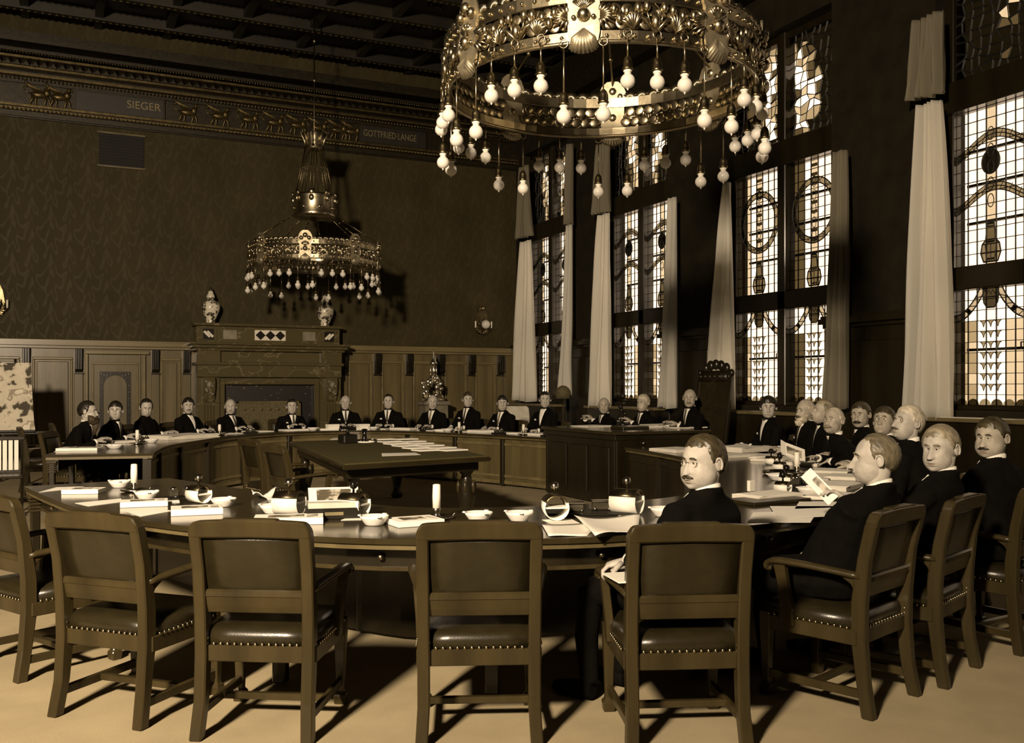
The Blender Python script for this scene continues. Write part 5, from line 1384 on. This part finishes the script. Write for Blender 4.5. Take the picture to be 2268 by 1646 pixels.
def person(label, x, y, crown, face, look, pitch=0., tilt=0., lean=.06, headxy=None, hands=None, hair='hair_dark', style='full', thick=.010, moust=None, beard=None, glasses=False,
           voxel=.017, suit='suit', skin='skin', tie='tie', square=False, wide=1., jowl=1., nose=1., hs=1., pole=None, shirt=True, bowtie=False, palms=None, dirs=None, curl=.6, brow=True, tw=1., group='men round the table', collar=True, fine=False):
    """x, y: hip point on the ground plan; crown: height of the head top; face, look: headings (fx, fy) of trunk and head"""
    rz = heading(*face); t = thing('person', label, 'person', (x, y, 0), rz, group)
    zh = .56; zcrown = crown; zc = zcrown-.120*hs           # head centre
    zn = zc-.134*hs                                           # neck base
    k = (zn-zh)/.50; slx = 0.
    if headxy:
        q_ = Matrix.Rotation(-rz, 3, 'Z') @ Vector((headxy[0]-x, headxy[1]-y, 0)); slx, lean = q_.x, q_.y-.018
    def sp(f): return Vector((slx*f**1.3, lean*f**1.3, zh+(zn-zh)*f))
    def ring(c, a, b, n=20, e=2.5, tiltx=0.):
        out = []
        for q in range(n):
            an = 2*PI*q/n; cx_, sy_ = math.cos(an), math.sin(an)
            px_ = a*abs(cx_)**(2/e)*(1 if cx_ >= 0 else -1); py_ = b*abs(sy_)**(2/e)*(1 if sy_ >= 0 else -1)
            out.append(c+Vector((px_, py_, py_*tiltx)))
        return out
    mb = MB()
    secs = [(-.14, .17, .15), (.0, .195*tw, .165*tw), (.2, .185*tw, .165*tw), (.42, .19*tw, .155*tw), (.62, .205*tw, .142*tw), (.78, .212*tw, .122*tw), (.87, .198*tw, .102), (.94, .150*tw, .082), (.99, .100, .074), (1.03, .074, .068), (1.08, .060, .062)]
    mb.loft([ring(sp(max(f, 0))+Vector((0, 0, min(f, 0)*.5)), a, b) for f, a, b in secs])
    hx = .105
    for s in (-1, 1):
        mb.tube([(s*.09, .02, .545), (s*hx, .2, .555), (s*(hx+.03), .44, .535)], [.095, .092, .066], 12)
        mb.tube([(s*(hx+.03), .44, .535), (s*(hx+.03), .47, .30), (s*(hx+.03), .45, .09)], [.066, .058, .046], 12)
        mb.tube([(s*(hx+.03), .43, .055), (s*(hx+.035), .55, .045), (s*(hx+.04), .66, .035)], [.045, .044, .03], 10)
    sh = [sp(.835)+Vector((s*.178*tw, -.005, .0)) for s in (-1, 1)]
    inv = Matrix.Rotation(-rz, 3, 'Z')
    tgt = []
    for i, s in enumerate((-1, 1)):
        h = (hands[i] if hands else None)
        if h is None: h = Vector((s*.14, .33, TZ+.04-.0))
        elif len(h) == 4 and h[0] == 'w': h = inv @ (Vector(h[1:])-Vector((x, y, 0)))      # world point
        else: h = Vector(h)
        pl = (pole[i] if pole else (s*.8, -.5, -.8))
        el, wr = ik(sh[i], h, .285, .255, pl); tgt.append((el, wr))
        mb.tube([sh[i]+Vector((-s*.05, 0, .0)), sh[i], sh[i].lerp(el, .5), el, el.lerp(wr, .5), wr], [.066, .072, .062, .055, .048, .039], 12)
    me = remeshed(mb, voxel); body_me = me
    bvh = BVHTree.FromPolygons([v.co for v in me.vertices], [p.vertices for p in me.polygons])
    # head, neck, hands join the same mesh
    hb = MB()
    hyaw = heading(*look)-rz; nb = sp(1.0)
    hc = Vector((nb.x, nb.y+.018, zc))
    T = Matrix.Translation(hc) @ Matrix.Rotation(hyaw, 4, 'Z') @ Matrix.Rotation(math.radians(-pitch), 4, 'X') @ Matrix.Rotation(math.radians(tilt), 4, 'Y') @ Matrix.Scale(hs, 4)
    P = {'wide': wide, 'jowl': jowl, 'nose': nose}
    head_mesh(hb, T, P, *( (84, 66) if fine else (60, 46)))
    hb.cur = 1; hb.tube([nb+Vector((0, -.005, -.05)), nb.lerp(hc, .4), hc+Vector((0, -.015, -.03))], [.060*wide, .057*wide, .060*wide], 14); hb.cur = 0
    for i, s in enumerate((-1, 1)):
        el, wr = tgt[i]; d = (wr-el).normalized()
        if dirs and dirs[i] is not None: d = inv @ Vector(dirs[i])
        pm = (inv @ Vector(palms[i])) if palms and palms[i] is not None else Vector((-s*.25, 0, -1))
        hand_mesh(hb, wr+d*.012, d, pm, s, curl if not isinstance(curl, tuple) else curl[i])
    hm = hb.mesh('tmp', [suit, skin, 'eye', 'iris', 'lip'], True)
    bm = bmesh.new(); bm.from_mesh(me)
    for f_ in bm.faces: f_.material_index = 0; f_.smooth = True
    bm.from_mesh(hm); bm.to_mesh(me); bm.free(); bpy.data.meshes.remove(hm)
    while len(me.materials) < 5: me.materials.append(None)
    for k_, q in enumerate((suit, skin, 'eye', 'iris', 'lip')): me.materials[k_] = MATS[q]
    body = link('body', me, t); body.name = 'body'
    # cuffs
    for i, s in enumerate((-1, 1)):
        el, wr = tgt[i]; d = (wr-el).normalized()
        MB().tube([wr-d*.012, wr+d*.016], [.037, .034], 14).build('cuff', 'shirt', t, True)
    # collar, shirt front, tie, lapels projected on the trunk
    if collar:
        rr_ = []
        for z, r_ in ((-.016, .067), (.012, .064), (.014, .060), (-.016, .060)):
            rr_.append([nb+Vector((r_*wide*math.cos(q), r_*math.sin(q)*1.02+.004, z+.016-.024*math.sin(q))) for q in [2*PI*k_/24 for k_ in range(24)]])
        MB().loft(rr_+[rr_[0]], cap=False).build('collar', 'shirt', t, True)
    def hit(px_, z, off):
        px_ += slx*max(0, min(1, (z-zh)/(zn-zh)))**1.3
        h = bvh.ray_cast(Vector((px_, 1.0, z)), Vector((0, -1, 0)))
        fz = max(0, min(1, (z-zh)/(zn-zh))); ex = lean*fz**1.3+(.142*tw if fz < .7 else .142*tw-(fz-.7)*.24)
        if h[0] is None or abs(h[0].y-ex) > .055: return Vector((px_, ex+off-.01, z))
        return h[0]+Vector((0, off, 0))
    def patch(nm, f, mt, off, n=8, m=4, par=t, th=.004):
        vs = []; fs = []
        for j in range(n+1):
            a, b, z = f(j/n)
            for i in range(m+1): vs.append(hit(a+(b-a)*i/m, z, off))
        nn = len(vs); vs += [v-Vector((0, th+.004, 0)) for v in vs]
        for j in range(n):
            for i in range(m): q = j*(m+1)+i; fs.append((q, q+1, q+m+2, q+m+1)); fs.append((nn+q, nn+q+m+1, nn+q+m+2, nn+q+1))
        for j in range(n):
            for i in (0, m): q = j*(m+1)+i; fs.append((q, q+m+1, nn+q+m+1, nn+q))
        for i in range(m): fs.append((i, i+1, nn+i+1, nn+i)); q = n*(m+1)+i; fs.append((q, q+1, nn+q+1, nn+q))
        return MB().add(vs, fs).build(nm, mt, par, True)
    zt_, zb_ = zn+.005, zn-.22*k
    if shirt:
        patch('shirt_front', lambda f: (-.062*(1-f)-.004, .062*(1-f)+.004, zt_+(zb_-zt_)*f), 'shirt', .005)
        if bowtie:
            b = MB(); c = hit(0, zn+.008, .016)
            for s in (-1, 1): b.tube([c, c+Vector((s*.04, 0, 0))], [.006, .016], 8, flat=(1, .6))
            b.build('bow_tie', tie, t, True)
        else: patch('tie', lambda f: (-.012-.010*f, .012+.010*f, zt_-.002+(zb_+.03-zt_)*f), tie, .009, m=2)
        for s in (-1, 1):
            patch('lapel', lambda f, s=s: ((s*(.056*(1-f)+.004), s*(.056*(1-f)+.016+.075*math.sin(PI*min(1, f*1.2+.12))), zt_-.03+(zb_-.01-zt_)*f) if s > 0 else (s*(.056*(1-f)+.016+.075*math.sin(PI*min(1, f*1.2+.12))), s*(.056*(1-f)+.004), zt_-.03+(zb_-.01-zt_)*f)), suit, .009, m=3)
        if square: 
            c = hit(.115, zn-.155*k, .012); MB().add([c+Vector(v) for v in ((-.022, 0, 0), (.022, .0, .004), (.018, .004, .026), (.004, .006, .018), (-.012, .004, .030), (-.02, -.006, 0), (.02, -.006, .004))], [(0, 1, 2, 3, 4), (0, 5, 6, 1), (0, 4, 5), (1, 6, 2), (5, 4, 3), (5, 3, 6), (6, 3, 2)]).build('pocket_square', 'shirt', t)
    if style:
        shell(T, P, hairline(style), thick).build('hair', hair, t, True)
    def onhead(A, E, off=0.):
        r, d = head_radius(math.radians(A), math.radians(E), P); return T @ (d*(r+off))
    if brow:
        for s in (-1, 1):
            MB().tube([onhead(s*a, e, .001) for a, e in ((7, 14), (13, 15.5), (20, 15.5), (27, 12.5))], [.002, .0042, .004, .0018], 5).build('eyebrow', hair if hair not in ('hair_white',) else 'hair_grey', t, True)
    if moust:
        big = moust.endswith('!'); mm = moust.rstrip('!')
        e = 1.7 if big else 1.
        MB().tube([onhead(a, -29.0-abs(a)**1.5*.018*e-(.0 if not big else 1.2), .003*e) for a in (-24 if big else -20, -13, -5, 0, 5, 13, 24 if big else 20)], [.002, .0062*e, .0075*e, .0055*e, .0075*e, .0062*e, .002], 8).build('moustache', mm, t, True)
    if beard:
        mt, ln = beard
        shell(T, P, lambda A, E: min((-36-E+(8 if abs(A) > 30 else 0))/6., (74-abs(A))/10.), .014+ln*.25).build('beard', mt, t, True)
        if ln: MB().tube([onhead(0, -50, .0), onhead(0, -58, .02)+Vector((0, .0, -ln*.4)), onhead(0, -60, .02)+Vector((0, -.01, -ln))], [.05, .042, .012], 10, flat=(1, .7)).build('beard_tip', mt, t, True)
    if glasses:
        g = MB()
        for s in (-1, 1):
            c = onhead(s*17.5, 3, .012); g.torus(c, .019, .0014, 18, 5, T.to_3x3().normalized() @ Matrix.Rotation(PI/2, 3, 'X'))
        g.tube([onhead(-7, 5, .012), onhead(0, 6, .010), onhead(7, 5, .012)], .0014, 5); g.build('spectacles', 'nickel', t, True)
    return t

def ringpos(px, A, B, off, lo=0, hi=None):
    """seat on the outer side of a table where picture column px crosses it"""
    c = [(b[0]+(b[0]-a[0])*off, b[1]+(b[1]-a[1])*off) for a, b in zip(A, B)]
    hi = hi or len(c); i = min(range(lo, hi), key=lambda i: abs(pxof(*c[i])-px)); f = (A[i][0]-B[i][0], A[i][1]-B[i][1]); n = math.hypot(*f)
    return c[i], (f[0]/n, f[1]/n)
def crown_z(px, py, x, y): return CAMZ+(HY-py)*(x*SA+y*CA)/FPX
CAM = lambda x, y, s=0.: (-x/math.hypot(x, y)-s*CA, -y/math.hypot(x, y)+s*SA)      # towards the camera, turned s to picture left
far = [
 # px, crown py, look, kw, label
 (195, 889, 'R', dict(hair='hair_dark', style='receding', beard=('beard_red', .16), moust='beard_red', lean=.12), 'long-bearded man in profile at the far left'),
 (236, 889, .1, dict(hair='hair_dark', style='low', lean=.12), 'dark-haired man writing beside the bearded one'),
 (322, 884, -.2, dict(hair='hair_dark', style='high', tie='suit', shirt=False, collar=False, pitch=14, lean=-.02), 'man in a high-buttoned dark coat with his chin raised'),
 (408, 881, -.1, dict(hair='hair_dark', style='low', moust='hair_dark', bowtie=True, lean=0., tw=1.08), 'dark-moustached man in a bow tie left of the fireplace'),
 (515, 884, .0, dict(hair='hair_grey', style='bald', moust='hair_grey', lean=.0, tw=1.05), 'balding man leaning on one arm before the fireplace'),
 (650, 884, -.05, dict(hair='hair_dark', style='receding', square=True, lean=.12), 'man with clasped hands before the fire screen'),
 (757, 876, .05, dict(hair='hair_grey', style='bald', square=True, lean=.06, brow=True), 'bald man in a stiff collar right of the fireplace'),
 (847, 874, .05, dict(hair='hair_dark', style='high', square=True, lean=.10), 'dark-haired man with folded hands before the panelling'),
 (951, 875, .0, dict(hair='hair_grey', style='bald', moust='hair_grey', lean=.05, tie='tie_light'), 'light-haired man half hiding the silver centrepiece'),
 (1037, 869, -.1, dict(hair='hair_brown', style='full', square=True, lean=.03), 'smiling wavy-haired man right of the silver centrepiece'),
 (1122, 876, .05, dict(hair='hair_dark', style='low', square=True, lean=.03, tie='tie_light'), 'young dark-haired man before the corner curtain'),
 (1204, 868, -.05, dict(hair='hair_dark', style='receding', square=True, bowtie=True, lean=.0), 'dark-haired man in a bow tie before the farthest window'),
]
for px, py, lk, kw, lb in far:
    (x, y), f = ringpos(px, fin, fout, .16)
    look = (CA*.9+SA*.1, -SA*.9+CA*.1) if lk == 'R' else CAM(x, y, lk)
    hxy = None
    if lk == 'R':
        (x, y), f = ringpos(163, fin, fout, .16); kw.pop('lean'); h_ = td(px, py, 12.15); hxy = (h_.x, h_.y)
        person(lb, x, y, h_.z, f, look, headxy=hxy, hs=1.1, **kw)
    else: person(lb, x, y, crown_z(px, py, x, y), f, look, skin='skin', hs=1.1, **kw)
    chair(x, y, f[0], f[1], 'armchair under the '+lb, back=False)
# three at the presiding desk
for px, py, x, lk, kw, lb in ((1350, 881, 7.95, .05, dict(hair='hair_grey', style='bald', moust='hair_grey', skin='skin_dark'), 'bald moustached clerk at the far end of the presiding desk'),
                            (1437, 874, 7.95, .75, dict(hair='hair_white', style='full', skin='skin_dark'), 'white-haired man in profile at the presiding desk'),
                            (1541, 862, 8.02, .12, dict(hair='hair_grey', style='bald', moust='hair_brown', square=True, skin='skin_dark'), 'bald moustached officer in the tall carved chair')):
    a, b = ray(px); y = x/a*b
    person(lb, x, y, crown_z(px, py, x, y), (-1, .05), CAM(x, y, lk), hands=[(-.14, .36, .99), (.14, .36, .99)], lean=.08, voxel=.016, hs=1.08, **kw)
    if px < 1500: chair(x, y, -1, .05, 'armchair under the '+lb, back=False)
# right-hand side
def right(px, py, d, look, kw, lb, face=None, seat=True, hip=None):
    q = td(px, py, d); x, y = q.x, q.y
    i = min(range(len(nout)), key=lambda i: math.dist(nout[i], (x, y))); f = (nin[i][0]-nout[i][0], nin[i][1]-nout[i][1]); n = math.hypot(*f); f = (f[0]/n, f[1]/n)
    if face: f = face
    ln = kw.pop('lean', .06)
    hx, hy = hip if hip else (x-f[0]*(ln+.02), y-f[1]*(ln+.02))
    kw.setdefault('hs', 1.07 if d > 6 else 1.03)
    o = person(lb, hx, hy, q.z, f, look if look else CAM(x, y), headxy=(x, y), **kw)
    if seat: chair(hx, hy, f[0], f[1], 'armchair under the '+lb, back=False)
    return o
LFT = (-CA, SA)
right(1702, 879, 11.2, None, dict(hair='hair_dark', style='low', thick=.016, skin='skin', voxel=.014, bowtie=True, square=True, hands=[(-.1, .34, .82), (.12, .36, .82)]), 'young dark-haired man left of the group at the windows')
right(1784, 884, 10.5, (-.9, .05), dict(hair='hair_white', style='bald', beard=('hair_white', .03), moust='hair_brown!', glasses=True, skin='skin_dark', voxel=.013, square=True), 'white-bearded man in spectacles before the ring-pattern window')
right(1822, 886, 10.0, (-.95, .25), dict(hair='hair_grey', style='receding', skin='skin_dark', voxel=.013, pitch=-12), 'grey man in profile half hidden behind the booklet reader')
q = tz(1800, 1012, .86)
right(1846, 902, 8.9, (-.92, -.25), dict(hair='hair_white', style='thin', moust='hair_grey!', skin='skin_dark', voxel=.012, lean=.26, pitch=-8, tie='tie_light', hands=[('w', tz(1842, 1020, .84).x, tz(1842, 1020, .84).y, .83), ('w', tz(1812, 1020, .84).x, tz(1812, 1020, .84).y, .86)], curl=(.9, .5)), 'white-haired moustached man bending over an open booklet')
right(1906, 891, 9.4, (-.88, -.40), dict(hair='hair_brown', style='full', moust='hair_dark!', skin='skin_dark', voxel=.013), 'man with a heavy dark moustache behind the bending one')
right(1958, 901, 8.2, (-.86, -.42), dict(hair='hair_brown', style='low', glasses=True, skin='skin_dark', voxel=.012, pitch=-14), 'man in spectacles looking down beside the white-haired profile')
right(2010, 898, 6.75, (-.98, .12), dict(hair='hair_white', style='full', moust='hair_brown', glasses=True, skin='skin', voxel=.011, pitch=-14, lean=.14, fine=True, hands=[(-.10, .27, .85), (.10, .27, .85)]), 'white-haired man in profile reading through a pince-nez')
right(2082, 943, 5.0, (-.97, -.24), dict(hair='hair_grey', style='full', skin='skin', voxel=.010, lean=.0, wide=1.04, fine=True, nose=1.1, hands=[(-.2, .28, .70), (.1, .34, .82)]), 'clean-shaven grey man looking round over his shoulder', face=(-.37, .93), seat=False, hip=(4.15, 3.70))
right(2196, 926, 5.75, (-.98, -.18), dict(hair='hair_brown', style='full', moust='hair_dark', skin='skin_dark', voxel=.011, lean=.0, wide=1.07, jowl=1.10, tie='tweed', fine=True), 'stout moustached man grinning at the right picture edge')
# balding man in profile in the foreground
q = td(1925, 962, 4.55)
hp, hq = td(1882, 1118, 4.98), td(1800, 1205, 4.95)
right(1938, 962, 4.62, (-.80, .60), dict(hair='hair_mid', style='high', thick=.006, skin='skin', voxel=.009, lean=.12, pitch=-2, wide=1.02, fine=True, nose=1.15, tw=1.06, hands=[('w', hq.x, hq.y, .66), ('w', hp.x, hp.y, .90)], curl=(.7, .8)), 'balding man in profile reading at the near right', face=(-.32, .95), seat=False, hip=(3.46, 3.58))
# the man who looks back at the camera
hh_ = td(1352, 1255, 4.22)
right(1556, 965, 4.28, (-.985, -.17), dict(hair='hair_brown', style='receding', moust='hair_brown', glasses=True, skin='skin', voxel=.009, lean=-.02, wide=1.08, jowl=1.14, fine=True, tw=1.14, tie='shirt', hands=[('w', hh_.x+.09, hh_.y-.02, .735), (.02, .28, .66)], pole=[(-.6, -.6, -.3), (.8, -.5, -.8)], dirs=[(-.75, .62, -.25), None], palms=[(0, 0, -1), None], curl=(1.0, .6)), 'stout moustached man in a pince-nez looking back at the camera', face=(-.38, .92), seat=False, hip=(2.605, 3.615))
# booklets held in the hands
def held(px, py, d, w, h, rot, label):
    p = td(px, py, d); t = thing('held_booklet', label, 'booklet', p, 0); t.rotation_euler = rot
    MB().box(-w/2, w/2, -.004, .004, -h/2, h/2).build('cover', 'paper', t); MB().box(-w*.3, w*.35, -.0055, -.004, -h*.3, h*.25).build('printed_picture', 'photo', t); MB().cbox((-.02, .012, .0), (w, .003, h), Matrix.Rotation(.25, 3, 'Z')).build('leaf', 'paper', t)
held(1757, 1001, 8.3, .22, .15, (-.75, .35, -.35), 'printed booklet held open by the bending white-haired man')
held(1818, 1075, 5.0, .05, .20, (-.3, -.75, -.6), 'folded paper held by the balding man')
tag(MB().box(-.05, .05, -.10, .10, 0, .006).build('arm_papers', 'paper', loc=(td(1377, 1275, 4.05).x, td(1377, 1275, 4.05).y, .694), rz=-.2), 'papers lying over the armrest beneath the hand of the turned man', 'paper')

# papers before each man at the far table
FP = [('before', 0.), ('beside', .5)]
for k, (px, py, lk, kw, lb) in enumerate(far):
    if px < 450: continue
    nx = far[k+1][0] if k+1 < len(far) else 1244
    short = lb.split(' ')
    for w_, sft in FP:
        q = farpt(px+(nx-px)*sft-6, rr.uniform(.35, .55)); i = min(range(len(fin)), key=lambda i: math.dist(lerp2(fin, fout, .45)[i], q))
        rz = math.atan2(fout[i][1]-fin[i][1], fout[i][0]-fin[i][0])-PI/2+rr.uniform(-.25, .25)
        t = thing('paper_stack', ('white papers before the ' if sft == 0 else 'papers right of the ')+lb, 'papers', (q[0], q[1], TZ+.0005), rz, FG)
        w, d, h = rr.uniform(.34, .5), rr.uniform(.22, .34), rr.uniform(.008, .035)
        MB().box(-w/2, w/2, -d/2, d/2, 0, h).build('sheets', 'paper', t); MB().box(-w/2+.02, w/2-.05, -d/2+.02, d/2+.03, h, h+.002).build('top_sheet', 'paper', t, rz=rr.uniform(-.2, .2))
